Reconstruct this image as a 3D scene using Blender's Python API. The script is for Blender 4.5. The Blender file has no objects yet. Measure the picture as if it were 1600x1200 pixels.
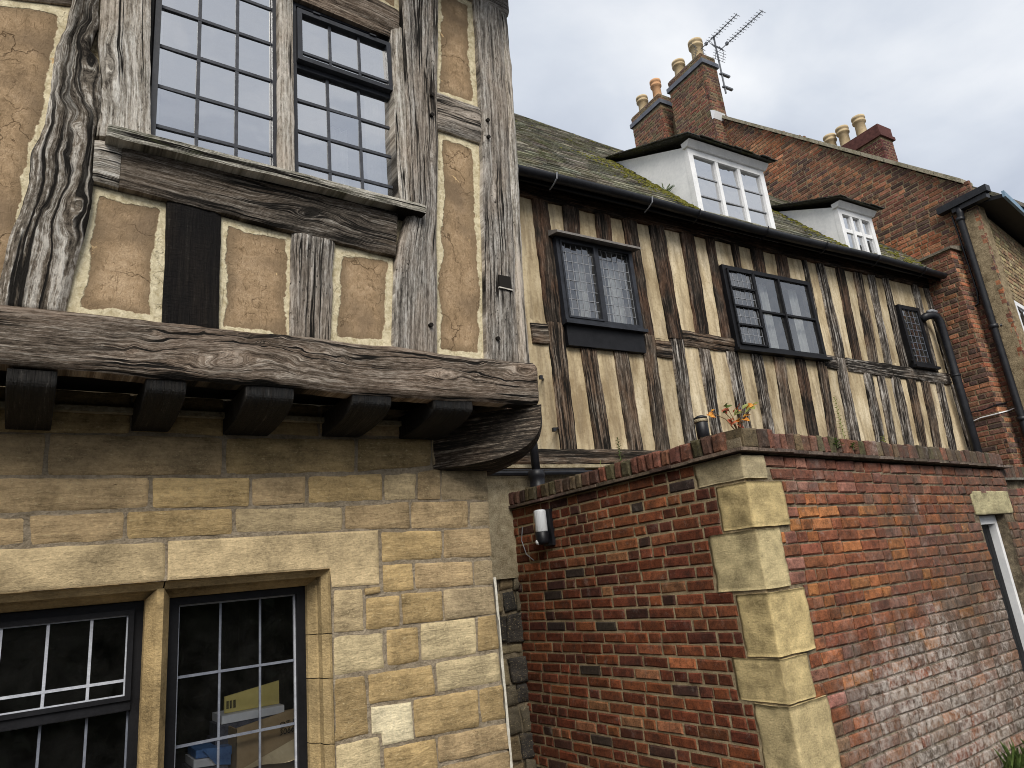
import bpy, bmesh, math, random
import numpy as np
from mathutils import Matrix, Vector

random.seed(7)
RS = np.random.RandomState(11)
scene = bpy.context.scene
col = scene.collection

# ------------------------------------------------------------------ camera
def look_matrix(yaw, pitch, roll):
    cy, sy = math.cos(yaw), math.sin(yaw)
    h = Vector((sy, cy, 0)); r = Vector((cy, -sy, 0)); u = Vector((0, 0, 1))
    f = h * math.cos(pitch) + u * math.sin(pitch)
    up = -h * math.sin(pitch) + u * math.cos(pitch)
    r2 = r * math.cos(roll) + up * math.sin(roll)
    up2 = -r * math.sin(roll) + up * math.cos(roll)
    return r2, up2, f
CAM = Vector((0, 0, 1.6))
cr, cu, cf = look_matrix(math.radians(35.817), math.radians(15.805), math.radians(-5.894))
cam_data = bpy.data.cameras.new("camera")
cam_data.sensor_width = 36.0
cam_data.lens = 1078.56 / 1600 * 36
cam_data.clip_start = 0.05
cam_data.clip_end = 2000
cam = bpy.data.objects.new("camera", cam_data)
col.objects.link(cam)
cam.matrix_world = Matrix(((cr.x, cu.x, -cf.x, CAM.x), (cr.y, cu.y, -cf.y, CAM.y), (cr.z, cu.z, -cf.z, CAM.z), (0, 0, 0, 1)))
scene.camera = cam

# ------------------------------------------------------------------ world, sun, exposure
SUN_EL, SUN_AZ = math.radians(42), math.radians(208)     # azimuth clockwise from +Y: behind the viewer
world = bpy.data.worlds.new("World"); scene.world = world
world.use_nodes = True
nt = world.node_tree; nt.nodes.clear()
W = nt.nodes.new
wo = W('ShaderNodeOutputWorld'); bg = W('ShaderNodeBackground'); bg.inputs['Strength'].default_value = 0.1
sky = W('ShaderNodeTexSky'); sky.sky_type = 'NISHITA'; sky.sun_disc = False
sky.sun_elevation = SUN_EL; sky.sun_rotation = SUN_AZ; sky.air_density = 1.0; sky.dust_density = 3.0
tc = W('ShaderNodeTexCoord'); sep = W('ShaderNodeSeparateXYZ'); nt.links.new(tc.outputs['Generated'], sep.inputs[0])
zz = W('ShaderNodeMath'); zz.operation = 'MAXIMUM'; zz.inputs[1].default_value = 0.0; nt.links.new(sep.outputs['Z'], zz.inputs[0])
za = W('ShaderNodeMath'); za.operation = 'ADD'; za.inputs[1].default_value = 0.22; nt.links.new(zz.outputs[0], za.inputs[0])
dx = W('ShaderNodeMath'); dx.operation = 'DIVIDE'; nt.links.new(sep.outputs['X'], dx.inputs[0]); nt.links.new(za.outputs[0], dx.inputs[1])
dy = W('ShaderNodeMath'); dy.operation = 'DIVIDE'; nt.links.new(sep.outputs['Y'], dy.inputs[0]); nt.links.new(za.outputs[0], dy.inputs[1])
cmb = W('ShaderNodeCombineXYZ'); nt.links.new(dx.outputs[0], cmb.inputs[0]); nt.links.new(dy.outputs[0], cmb.inputs[1])
n1 = W('ShaderNodeTexNoise'); n1.inputs['Scale'].default_value = 1.35; n1.inputs['Detail'].default_value = 7; n1.inputs['Roughness'].default_value = 0.5
n1.inputs['Distortion'].default_value = 0.35
nt.links.new(cmb.outputs[0], n1.inputs['Vector'])
rp = W('ShaderNodeValToRGB')
rp.color_ramp.elements[0].position = 0.33; rp.color_ramp.elements[0].color = (0.47, 0.52, 0.62, 1)
rp.color_ramp.elements[1].position = 0.62; rp.color_ramp.elements[1].color = (0.92, 0.94, 0.97, 1)
e = rp.color_ramp.elements.new(0.5); e.color = (0.69, 0.735, 0.81, 1)
nt.links.new(n1.outputs['Fac'], rp.inputs[0])
vm = W('ShaderNodeVectorMath'); vm.operation = 'MULTIPLY'; vm.inputs[1].default_value = (4.15, 4.15, 4.15); nt.links.new(rp.outputs[0], vm.inputs[0])
mx = W('ShaderNodeMixRGB'); mx.inputs['Fac'].default_value = 0.95
nt.links.new(sky.outputs[0], mx.inputs['Color1']); nt.links.new(vm.outputs[0], mx.inputs['Color2'])
nt.links.new(mx.outputs[0], bg.inputs['Color']); nt.links.new(bg.outputs[0], wo.inputs[0])

sd = bpy.data.lights.new("sun", 'SUN'); sd.energy = 1.5; sd.angle = math.radians(32); sd.color = (1.0, 0.95, 0.87)
sun = bpy.data.objects.new("sun", sd); col.objects.link(sun)
sdir = Vector((math.sin(SUN_AZ) * math.cos(SUN_EL), math.cos(SUN_AZ) * math.cos(SUN_EL), math.sin(SUN_EL)))
sun.location = sdir * 60
sun.rotation_euler = (-sdir).to_track_quat('-Z', 'Y').to_euler()

scene.view_settings.view_transform = 'Standard'
scene.view_settings.look = 'None'
scene.view_settings.exposure = 1.32
scene.view_settings.gamma = 1.0
scene.view_settings.use_curve_mapping = False
scene.render.engine = 'CYCLES'
scene.cycles.use_denoising = True
scene.cycles.filter_width = 1.0
scene.cycles.max_bounces = 6
scene.cycles.transparent_max_bounces = 12
scene.cycles.sample_clamp_indirect = 4

# ------------------------------------------------------------------ noise (numpy value noise)
def _h(x, y, s):
    v = (x.astype(np.int64) * 374761393 + y.astype(np.int64) * 668265263 + s * 974634777) & 0xffffffff
    v = ((v ^ (v >> 13)) * 1274126177) & 0xffffffff
    return ((v ^ (v >> 16)) & 0xffff) / 65535.0
def vn(x, y, s=0):
    x = np.asarray(x, float); y = np.asarray(y, float)
    xi, yi = np.floor(x), np.floor(y); fx, fy = x - xi, y - yi
    fx = fx * fx * (3 - 2 * fx); fy = fy * fy * (3 - 2 * fy)
    a, b, c, d = _h(xi, yi, s), _h(xi + 1, yi, s), _h(xi, yi + 1, s), _h(xi + 1, yi + 1, s)
    return (a * (1 - fx) + b * fx) * (1 - fy) + (c * (1 - fx) + d * fx) * fy
def fbm(x, y, s=0, o=4):
    t = 0; a = 1; n = 0
    for k in range(o):
        t = t + a * vn(np.asarray(x) * 2 ** k, np.asarray(y) * 2 ** k, s + 17 * k); n += a; a *= 0.5
    return t / n - 0.5

# ------------------------------------------------------------------ object helpers
def tag(o, label=None, cat=None, group=None, kind=None):
    if label: o['label'] = label
    if cat: o['category'] = cat
    if group: o['group'] = group
    if kind: o['kind'] = kind
    return o
def empty(name, loc, rz=0.0):
    o = bpy.data.objects.new(name, None); col.objects.link(o)
    o.location = loc; o.rotation_euler = (0, 0, rz); o.empty_display_size = 0.2
    return o
def mesh_data(name, V, F, mat=None, smooth=False, attrs=None):
    me = bpy.data.meshes.new(name)
    me.from_pydata([tuple(map(float, v)) for v in V], [], [tuple(int(i) for i in f) for f in F])
    if mat: me.materials.append(mat)
    if smooth: me.polygons.foreach_set('use_smooth', [True] * len(me.polygons))
    if attrs:
        for k, (ty, arr) in attrs.items():
            at = me.attributes.new(k, ty, 'POINT')
            arr = np.asarray(arr, np.float32).ravel()
            at.data.foreach_set('vector' if ty == 'FLOAT_VECTOR' else ('color' if ty == 'FLOAT_COLOR' else 'value'), arr)
    me.update()
    return me
def link(name, me, parent=None):
    o = bpy.data.objects.new(name, me); col.objects.link(o)
    if parent is not None: o.parent = parent
    return o
class MB:
    """collects shapes, builds ONE mesh object"""
    def __init__(s): s.V = []; s.F = []; s.T = []; s.t = (1, 1, 1, 1)
    def add(s, V, F):
        b = len(s.V); s.V += [tuple(v) for v in V]; s.F += [tuple(i + b for i in f) for f in F]; s.T += [s.t] * len(V)
        return s
    def box(s, x0, x1, y0, y1, z0, z1):
        V = [(x0, y0, z0), (x1, y0, z0), (x1, y1, z0), (x0, y1, z0), (x0, y0, z1), (x1, y0, z1), (x1, y1, z1), (x0, y1, z1)]
        return s.add(V, [(0, 3, 2, 1), (4, 5, 6, 7), (0, 1, 5, 4), (1, 2, 6, 5), (2, 3, 7, 6), (3, 0, 4, 7)])
    def hexa(s, P):      # 8 points: bottom ring 0-3, top ring 4-7
        return s.add(P, [(0, 3, 2, 1), (4, 5, 6, 7), (0, 1, 5, 4), (1, 2, 6, 5), (2, 3, 7, 6), (3, 0, 4, 7)])
    def tube(s, pts, r, n=8, cap=True):
        pts = [Vector(p) for p in pts]; rs = r if isinstance(r, (list, tuple)) else [r] * len(pts)
        V = []; F = []
        for i, p in enumerate(pts):
            a = pts[max(i - 1, 0)]; b = pts[min(i + 1, len(pts) - 1)]
            d = (b - a).normalized()
            x = d.orthogonal().normalized() if i == 0 else (x - d * x.dot(d)).normalized()
            y = d.cross(x)
            for k in range(n):
                an = 2 * math.pi * k / n
                V.append(p + (x * math.cos(an) + y * math.sin(an)) * rs[i])
        for i in range(len(pts) - 1):
            for k in range(n):
                F.append((i * n + k, i * n + (k + 1) % n, (i + 1) * n + (k + 1) % n, (i + 1) * n + k))
        if cap:
            F.append(tuple(range(n))[::-1]); F.append(tuple((len(pts) - 1) * n + k for k in range(n)))
        return s.add(V, F)
    def lathe(s, c, prof, n=16):
        V = []; F = []
        for r, z in prof:
            for k in range(n):
                a = 2 * math.pi * k / n; V.append((c[0] + r * math.cos(a), c[1] + r * math.sin(a), c[2] + z))
        for i in range(len(prof) - 1):
            for k in range(n):
                F.append((i * n + k, i * n + (k + 1) % n, (i + 1) * n + (k + 1) % n, (i + 1) * n + k))
        F.append(tuple(range(n))[::-1]); F.append(tuple((len(prof) - 1) * n + k for k in range(n)))
        return s.add(V, F)
    def prism(s, poly, fn, d0, d1):   # polygon (a,h) extruded from d0 to d1 through fn(a,h,d)
        n = len(poly)
        V = [fn(a, h, d0) for a, h in poly] + [fn(a, h, d1) for a, h in poly]
        F = [tuple(range(n)), tuple(range(n, 2 * n))[::-1]] + [(i, n + i, n + (i + 1) % n, (i + 1) % n) for i in range(n)]
        return s.add(V, F)
    def build(s, name, mat, parent=None, smooth=False, tint=False, kind=None):
        at = {'tint': ('FLOAT_COLOR', s.T)} if tint else None
        o = link(name, mesh_data(name, s.V, s.F, mat, smooth, at), parent)
        if kind: o['kind'] = kind
        return o

# ------------------------------------------------------------------ material helpers
class NT:
    def __init__(s, name):
        s.m = bpy.data.materials.new(name); s.m.use_nodes = True; s.t = s.m.node_tree; s.t.nodes.clear()
        s.out = s.n('ShaderNodeOutputMaterial')
    def n(s, ty, **k):
        nd = s.t.nodes.new(ty)
        for a, b in k.items(): setattr(nd, a, b)
        return nd
    def l(s, a, b): s.t.links.new(a, b)
    def _in(s, sock, v):
        if hasattr(v, 'is_output') or hasattr(v, 'links'): s.l(v, sock)
        else: sock.default_value = v
    def math(s, op, a, b=0.0, c=None, clamp=False):
        nd = s.n('ShaderNodeMath', operation=op); nd.use_clamp = clamp
        s._in(nd.inputs[0], a); s._in(nd.inputs[1], b)
        if c is not None: s._in(nd.inputs[2], c)
        return nd.outputs[0]
    def vscale(s, v, sc, off=None):
        nd = s.n('ShaderNodeVectorMath', operation='MULTIPLY'); s.l(v, nd.inputs[0]); nd.inputs[1].default_value = sc
        o = nd.outputs[0]
        if off is not None:
            ad = s.n('ShaderNodeVectorMath', operation='ADD'); s.l(o, ad.inputs[0]); s._in(ad.inputs[1], off); o = ad.outputs[0]
        return o
    def noise(s, v, scale, detail=4, rough=0.55, dist=0.0):
        nd = s.n('ShaderNodeTexNoise'); s.l(v, nd.inputs['Vector'])
        nd.inputs['Scale'].default_value = scale; nd.inputs['Detail'].default_value = detail
        nd.inputs['Roughness'].default_value = rough; nd.inputs['Distortion'].default_value = dist
        return nd.outputs['Fac']
    def rng(s, v, a, b, c=0.0, d=1.0):
        nd = s.n('ShaderNodeMapRange'); s._in(nd.inputs[0], v)
        for i, x in zip((1, 2, 3, 4), (a, b, c, d)): nd.inputs[i].default_value = x
        return nd.outputs[0]
    def ramp(s, v, stops):
        nd = s.n('ShaderNodeValToRGB'); cr_ = nd.color_ramp
        while len(cr_.elements) < len(stops): cr_.elements.new(0.5)
        for e_, (p, c) in zip(cr_.elements, stops): e_.position = p; e_.color = (*c, 1)
        s.l(v, nd.inputs[0]); return nd.outputs[0]
    def mix(s, f, a, b, mode='MIX'):
        nd = s.n('ShaderNodeMixRGB', blend_type=mode); s._in(nd.inputs[0], f)
        for i, c in ((1, a), (2, b)):
            if isinstance(c, tuple): nd.inputs[i].default_value = (*c, 1) if len(c) == 3 else c
            else: s.l(c, nd.inputs[i])
        return nd.outputs[0]
    def bsdf(s, color, rough=0.8, height=None, strength=0.5, dist=0.005, spec=0.3, metallic=0.0):
        b = s.n('ShaderNodeBsdfPrincipled')
        if isinstance(color, tuple): b.inputs['Base Color'].default_value = (*color, 1)
        else: s.l(color, b.inputs['Base Color'])
        s._in(b.inputs['Roughness'], rough); b.inputs['Specular IOR Level'].default_value = spec; b.inputs['Metallic'].default_value = metallic
        if height is not None:
            bp = s.n('ShaderNodeBump'); bp.inputs['Strength'].default_value = strength; bp.inputs['Distance'].default_value = dist
            s.l(height, bp.inputs['Height']); s.l(bp.outputs[0], b.inputs['Normal'])
        s.l(b.outputs[0], s.out.inputs[0])
        return s.m
    def pos(s): return s.n('ShaderNodeNewGeometry').outputs['Position']
    def obj(s): return s.n('ShaderNodeTexCoord').outputs['Object']
    def attr(s, name, what='Vector'):
        nd = s.n('ShaderNodeAttribute', attribute_name=name); return nd.outputs[what]
    def rand(s): return s.n('ShaderNodeObjectInfo').outputs['Random']
    def ocol(s): return s.n('ShaderNodeObjectInfo').outputs['Color']

def wood(name, dark, mid, light, brown, brown_amt=0.5, lo=0.36, hi=0.66, crack=0.03, holes=0.0, bump=0.9, fr=1.0, rough=0.85, spec=0.15, moss=0.0, sp=(34, 100, 11)):
    N = NT(name); g = N.attr('grain')
    nA = N.noise(N.vscale(g, (3.2 * fr, 85 * fr, 7)), 1.0, 7, 0.70, 0.12)
    nB = N.noise(N.vscale(g, (16 * fr, 260 * fr, 3)), 1.0, 4, 0.7)
    nS = N.noise(N.vscale(g, sp), 1.0, 5, 0.78)
    nC = N.noise(N.vscale(g, (2.6, 6.5, 5), (3.1, 1.7, 0.3)), 1.0, 4, 0.6)
    nD = N.noise(N.vscale(g, (0.7, 26, 9), (0.0, 5.5, 2.0)), 1.0, 4, 0.55, 0.2)
    f = N.math('ADD', N.math('MULTIPLY', nA, 0.48), N.math('MULTIPLY', nB, 0.24))
    f = N.math('ADD', f, N.math('MULTIPLY', nS, 0.28))
    f = N.math('ADD', N.math('MULTIPLY', N.math('SUBTRACT', f, 0.5), 1.95), 0.5)
    f2 = N.math('ADD', f, N.math('MULTIPLY', N.math('SUBTRACT', nC, 0.5), 0.32))
    c = N.ramp(f2, [(lo, dark), ((lo + hi) / 2, mid), (hi, light)])
    bm = N.math('MULTIPLY', N.rng(nC, 0.42, 0.62), brown_amt)
    cb = N.mix(N.rng(f, 0.34, 0.64), tuple(x * 0.35 for x in brown), tuple(min(1, x * 1.45) for x in brown))
    c = N.mix(bm, c, cb)
    ck = N.rng(N.math('ABSOLUTE', N.math('SUBTRACT', nD, 0.5)), crack * 0.35, crack * 0.9, 1.0, 0.0)
    ck = N.math('MULTIPLY', ck, N.rng(N.noise(N.vscale(g, (1.5, 4, 2), (9., 9., 9.)), 1.0, 2), 0.40, 0.50))
    c = N.mix(ck, c, (0.012, 0.010, 0.008))
    h = N.math('SUBTRACT', f, N.math('MULTIPLY', ck, 0.6))
    if holes:
        vo = N.n('ShaderNodeTexVoronoi'); N.l(N.vscale(g, (38, 70, 20)), vo.inputs['Vector']); vo.inputs['Scale'].default_value = 1.0
        hm = N.rng(vo.outputs['Distance'], 0.10, 0.2, 1.0, 0.0)
        hm = N.math('MULTIPLY', hm, N.rng(N.noise(N.vscale(g, (5, 9, 2)), 1.0, 2), 0.5, 0.62, 0, holes))
        c = N.mix(hm, c, (0.015, 0.012, 0.01)); h = N.math('SUBTRACT', h, N.math('MULTIPLY', hm, 0.4))
    if moss:
        mm = N.math('MULTIPLY', N.rng(N.noise(N.vscale(g, (9, 30, 5), (4., 2., 1.)), 1.0, 4, 0.65), 0.52, 0.66), moss)
        c = N.mix(mm, c, (0.06, 0.075, 0.025))
    hh = N.math('ADD', h, N.math('MULTIPLY', nB, 0.35))
    return N.bsdf(c, rough, hh, bump, 0.016, spec)

oak_furrow = wood('oak_furrowed', (0.018, 0.014, 0.011), (0.17, 0.145, 0.115), (0.66, 0.63, 0.57), (0.19, 0.13, 0.08), 0.3, 0.33, 0.62, 0.06, 0.0, 1.0, 0.7)
oak_pale = wood('oak_pale', (0.06, 0.05, 0.04), (0.36, 0.325, 0.275), (0.74, 0.71, 0.65), (0.32, 0.22, 0.13), 0.45, 0.27, 0.60, 0.03, 0.6)
oak_sill = wood('oak_sill', (0.06, 0.055, 0.042), (0.36, 0.34, 0.28), (0.70, 0.67, 0.59), (0.34, 0.28, 0.2), 0.3, 0.25, 0.58, 0.04, 0.0, 1.0, 1.1, 0.9, 0.1, 0.55)
oak_grey = wood('oak_grey', (0.035, 0.03, 0.026), (0.25, 0.225, 0.195), (0.62, 0.59, 0.54), (0.23, 0.165, 0.11), 0.55, 0.29, 0.64, 0.035, 0.9)
oak_rail = wood('oak_rail', (0.018, 0.015, 0.012), (0.12, 0.10, 0.08), (0.40, 0.37, 0.325), (0.10, 0.068, 0.042), 0.55, 0.32, 0.68, 0.03, 0.3)
oak_brown = wood('oak_brown', (0.03, 0.022, 0.016), (0.185, 0.145, 0.11), (0.50, 0.44, 0.37), (0.20, 0.13, 0.085), 0.55, 0.29, 0.66, 0.035, 0.0, 1.0, 1.25)
oak_black = wood('oak_blackened', (0.006, 0.005, 0.005), (0.017, 0.015, 0.013), (0.30, 0.275, 0.25), (0.02, 0.014, 0.01), 0.5, 0.46, 0.92, 0.03, 0.0, 1.0, 1.2, 0.75, 0.15, sp=(170, 40, 5))
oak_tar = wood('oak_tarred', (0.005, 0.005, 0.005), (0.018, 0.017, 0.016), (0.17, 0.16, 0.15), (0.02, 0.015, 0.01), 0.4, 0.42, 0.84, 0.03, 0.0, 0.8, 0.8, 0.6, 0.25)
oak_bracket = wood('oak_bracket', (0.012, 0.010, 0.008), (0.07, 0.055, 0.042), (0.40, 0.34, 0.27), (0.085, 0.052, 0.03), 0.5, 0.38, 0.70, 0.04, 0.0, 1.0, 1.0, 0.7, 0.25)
oak_far = wood('oak_far', (0.028, 0.022, 0.017), (0.115, 0.09, 0.068), (0.32, 0.28, 0.23), (0.13, 0.075, 0.042), 0.7, 0.36, 0.68, 0.06, 0.0, 1.0, 0.55, sp=(9, 30, 5))
oak_far_grey = wood('oak_far_grey', (0.026, 0.022, 0.018), (0.16, 0.14, 0.12), (0.56, 0.53, 0.48), (0.09, 0.055, 0.03), 0.5, 0.38, 0.66, 0.06, 0.0, 1.0, 0.5, sp=(9, 28, 5))
oak_far_dark = wood('oak_far_dark', (0.016, 0.013, 0.010), (0.062, 0.047, 0.036), (0.19, 0.16, 0.13), (0.10, 0.048, 0.025), 0.6, 0.37, 0.72, 0.05, 0.0, 1.0, 0.55, sp=(9, 30, 5))

def plaster_daub():
    N = NT('ochre_daub_plaster'); p = N.obj(); r = N.rand(); ed = N.attr('ed', 'Fac')
    off = N.n('ShaderNodeCombineXYZ'); N.l(N.math('MULTIPLY', r, 37.0), off.inputs[0]); N.l(N.math('MULTIPLY', r, 11.0), off.inputs[2])
    q = N.vscale(p, (1, 1, 1), off.outputs[0])
    a = N.noise(q, 7, 5, 0.6); b = N.noise(q, 45, 5, 0.7, 0.6); s_ = N.noise(N.vscale(q, (1, 1, 0.35)), 70, 3, 0.7, 1.6); big = N.noise(q, 3.2, 3, 0.6)
    fine = N.noise(q, 260, 2, 0.6)
    och = N.ramp(N.math('ADD', N.math('MULTIPLY', a, 0.5), N.math('MULTIPLY', b, 0.5)), [(0.34, (0.20, 0.138, 0.08)), (0.5, (0.35, 0.247, 0.148)), (0.64, (0.47, 0.345, 0.22))])
    och = N.mix(N.rng(s_, 0.30, 0.44, 0.75, 0.0), och, (0.10, 0.062, 0.032))
    och = N.mix(N.rng(fine, 0.42, 0.62, 0.25, 0.0), och, (0.14, 0.09, 0.05))
    och = N.mix(N.rng(big, 0.48, 0.64, 0.0, 0.8), och, (0.16, 0.115, 0.075))
    lime = N.ramp(b, [(0.32, (0.36, 0.30, 0.18)), (0.62, (0.64, 0.57, 0.40))])
    edge = N.math('ADD', ed, N.math('MULTIPLY', N.math('SUBTRACT', N.noise(q, 9, 4, 0.6), 0.5), 0.05))
    edge = N.math('ADD', edge, N.math('MULTIPLY', N.math('SUBTRACT', N.noise(q, 60, 3, 0.6), 0.5), 0.014))
    edge = N.math('ADD', edge, N.math('MULTIPLY', N.math('SUBTRACT', N.noise(q, 2.5, 2, 0.5), 0.5), 0.075))
    m = N.rng(edge, 0.029, 0.033, 1.0, 0.0)
    halo = N.rng(edge, 0.033, 0.075, 0.7, 0.0)
    vo = N.n('ShaderNodeTexVoronoi', feature='DISTANCE_TO_EDGE'); vo.inputs['Scale'].default_value = 5.0
    wq = N.n('ShaderNodeVectorMath', operation='ADD'); N.l(q, wq.inputs[0]); nv_ = N.n('ShaderNodeTexNoise'); nv_.inputs['Scale'].default_value = 14; nv_.inputs['Detail'].default_value = 5; N.l(q, nv_.inputs['Vector']); wv = N.n('ShaderNodeVectorMath', operation='SCALE'); wv.inputs['Scale'].default_value = 0.22; N.l(nv_.outputs['Color'], wv.inputs[0]); N.l(wv.outputs[0], wq.inputs[1]); N.l(wq.outputs[0], vo.inputs['Vector'])
    crk = N.math('MULTIPLY', N.rng(vo.outputs['Distance'], 0.006, 0.016, 1.0, 0.0), N.rng(N.noise(q, 4, 2), 0.46, 0.58))
    och = N.mix(N.math('MULTIPLY', crk, 0.75), och, (0.085, 0.052, 0.028))
    c = N.mix(halo, och, (0.16, 0.115, 0.07)); c = N.mix(m, c, lime)
    dr = N.rng(ed, 0.0, 0.006, 0.65, 0.0); c = N.mix(dr, c, (0.12, 0.09, 0.06))
    # flaked patches of newer coat
    fl = N.math('MULTIPLY', N.rng(N.noise(q, 9, 6, 0.7, 0.3), 0.655, 0.67), N.rng(big, 0.45, 0.5)); c = N.mix(fl, c, (0.52, 0.37, 0.20))
    h = N.math('ADD', N.math('MULTIPLY', b, 0.4), N.math('MULTIPLY', s_, 0.5))
    h = N.math('SUBTRACT', h, N.math('MULTIPLY', crk, 0.4)); h = N.math('ADD', h, N.math('MULTIPLY', m, 0.35)); h = N.math('ADD', h, N.math('MULTIPLY', fine, 0.18))
    return N.bsdf(c, 0.95, h, 0.9, 0.008, 0.05)
daub = plaster_daub()
def plaster_plain():
    N = NT('weathered_ochre_limewash'); p = N.obj(); r = N.rand()
    off = N.n('ShaderNodeCombineXYZ'); N.l(N.math('MULTIPLY', r, 53.0), off.inputs[0])
    q = N.vscale(p, (1, 1, 1), off.outputs[0])
    a = N.noise(N.vscale(q, (1, 1, 0.35)), 4, 5, 0.65); b = N.noise(q, 30, 4, 0.65); st = N.noise(N.vscale(q, (5, 1, 0.5)), 3, 4, 0.6)
    c = N.ramp(a, [(0.34, (0.29, 0.22, 0.13)), (0.5, (0.51, 0.415, 0.265)), (0.66, (0.66, 0.565, 0.40))])
    c = N.mix(N.rng(st, 0.47, 0.66, 0.0, 0.6), c, (0.19, 0.145, 0.095))
    c = N.mix(N.rng(b, 0.35, 0.5, 0.35, 0.0), c, (0.22, 0.16, 0.09))
    tone = N.rng(r, 0, 1, 0.76, 1.04); tn = N.n('ShaderNodeCombineXYZ')
    for i in range(3): N.l(tone, tn.inputs[i])
    c = N.mix(1.0, c, tn.outputs[0], 'MULTIPLY')
    return N.bsdf(c, 0.95, N.math('ADD', b, a), 0.5, 0.01, 0.05)
limewash = plaster_plain()

def stone_mat(name, bed=1.0, pits=1.0):
    N = NT(name); p = N.obj(); r = N.rand(); oc = N.ocol(); tn = N.attr('tint', 'Color')
    off = N.n('ShaderNodeCombineXYZ'); N.l(N.math('MULTIPLY', r, 41.0), off.inputs[0]); N.l(N.math('MULTIPLY', r, 17.0), off.inputs[2])
    q = N.vscale(p, (1, 1, 1), off.outputs[0])
    a = N.noise(q, 7, 5, 0.65); bd = N.noise(N.vscale(q, (1, 1, 5.5)), 9, 5, 0.7, 0.4); g = N.noise(q, 85, 5, 0.8); pt = N.noise(N.vscale(q, (1, 1, 2.2)), 48, 5, 0.8)
    base = N.mix(1.0, oc, tn, 'MULTIPLY')
    v = N.math('ADD', N.math('MULTIPLY', a, 0.45), N.math('MULTIPLY', bd, 0.30 * bed)); v = N.math('ADD', v, N.math('MULTIPLY', g, 0.3)); v = N.math('ADD', v, 0.25 * (1 - bed) * 0.6)
    k = N.rng(v, 0.37, 0.66, 0.34, 1.72); kk = N.n('ShaderNodeCombineXYZ')
    for i in range(3): N.l(k, kk.inputs[i])
    c = N.mix(1.0, base, kk.outputs[0], 'MULTIPLY')
    c = N.mix(N.rng(pt, 0.57, 0.68, 0.0, 0.75 * pits), c, (0.62, 0.50, 0.29))
    c = N.mix(N.rng(pt, 0.30, 0.40, 0.8 * pits, 0.0), c, (0.07, 0.048, 0.024))
    c = N.mix(N.rng(N.noise(q, 4.5, 4, 0.7), 0.56, 0.72, 0, 0.4), c, (0.13, 0.095, 0.05))
    h = N.math('ADD', N.math('MULTIPLY', bd, 0.7 * bed), N.math('MULTIPLY', g, 0.45)); h = N.math('ADD', h, N.math('MULTIPLY', pt, 0.8))
    return N.bsdf(c, 0.92, h, 0.8, 0.009, 0.1)
stone = stone_mat('coursed_limestone')
stone_smooth = stone_mat('dressed_limestone', 0.5, 0.3)
stone_quoin = stone_mat('quoin_limestone', 0.25, 0.8)

def bloom(N, p, c, amt):
    sx = N.n('ShaderNodeSeparateXYZ'); N.l(p, sx.inputs[0])
    m = N.math('ADD', N.noise(N.vscale(p, (1, 1, 0.8), (2.3, 0.4, 5.1)), 2.0, 7, 0.70), N.rng(sx.outputs['Z'], 0.2, 1.5, 0.16, -0.14))
    m = N.math('MULTIPLY', N.rng(m, 0.43, 0.60), N.rng(sx.outputs['X'], 3.9, 4.5)); f = N.noise(p, 24, 5, 0.75)
    c = N.mix(N.math('MULTIPLY', N.math('MULTIPLY', m, N.rng(f, 0.38, 0.62)), amt), c, (0.43, 0.385, 0.345))
    s = N.math('ADD', N.noise(N.vscale(p, (1, 1, 0.7), (9.3, 4.4, 1.1)), 2.2, 7, 0.72), N.rng(sx.outputs['X'], 4.2, 6.4, -0.12, 0.07)); s = N.math('MULTIPLY', N.rng(s, 0.41, 0.56), N.rng(sx.outputs['X'], 3.7, 4.1))
    return N.mix(N.math('MULTIPLY', N.math('MULTIPLY', s, N.rng(f, 0.70, 0.40)), 0.75), c, (0.075, 0.06, 0.046))
def brick_mat(name, dark=0.25, white=0.0, soot=(0.022, 0.018, 0.015), weather=0.0):
    N = NT(name); p = N.pos(); oc = N.ocol(); tn = N.attr('tint', 'Color')
    base = N.mix(1.0, oc, tn, 'MULTIPLY')
    a = N.noise(p, 26, 4, 0.7); g = N.noise(p, 130, 3, 0.7); pt = N.noise(p, 9, 5, 0.7)
    k = N.rng(N.math('ADD', N.math('MULTIPLY', a, 0.55), N.math('MULTIPLY', g, 0.45)), 0.34, 0.66, 0.30, 1.6); kk = N.n('ShaderNodeCombineXYZ')
    for i in range(3): N.l(k, kk.inputs[i])
    c = N.mix(1.0, base, kk.outputs[0], 'MULTIPLY')
    c = N.mix(N.rng(pt, 0.50, 0.66, 0.0, dark), c, soot)
    if weather: c = bloom(N, p, c, weather)
    if white: c = N.mix(N.rng(N.noise(N.vscale(p, (1, 1, 1.0), (7., 3., 1.)), 14, 6, 0.75), 0.57, 0.72, 0, white), c, (0.42, 0.38, 0.34))
    h = N.math('ADD', N.math('MULTIPLY', a, 0.6), N.math('MULTIPLY', g, 0.5))
    return N.bsdf(c, 0.85, h, 0.7, 0.008, 0.2)
brick_red = brick_mat('red_brick', 0.5, 0.25, weather=0.95)
brick_far = brick_mat('far_brick', 0.55, 0.35)
def mortar_mat(name, c0, c1, bump=1.0, weather=0.0):
    N = NT(name); p = N.pos()
    a = N.noise(p, 12, 5, 0.7); b = N.noise(p, 90, 4, 0.7)
    c = N.ramp(N.math('ADD', N.math('MULTIPLY', a, 0.6), N.math('MULTIPLY', b, 0.4)), [(0.36, c0), (0.62, c1)])
    if weather: c = bloom(N, p, c, weather)
    return N.bsdf(c, 0.95, N.math('ADD', a, b), bump, 0.012, 0.05)
mortar_tan = mortar_mat('tan_mortar', (0.10, 0.075, 0.045), (0.34, 0.27, 0.17))
mortar_grey = mortar_mat('grey_mortar', (0.17, 0.135, 0.09), (0.37, 0.305, 0.22))
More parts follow.
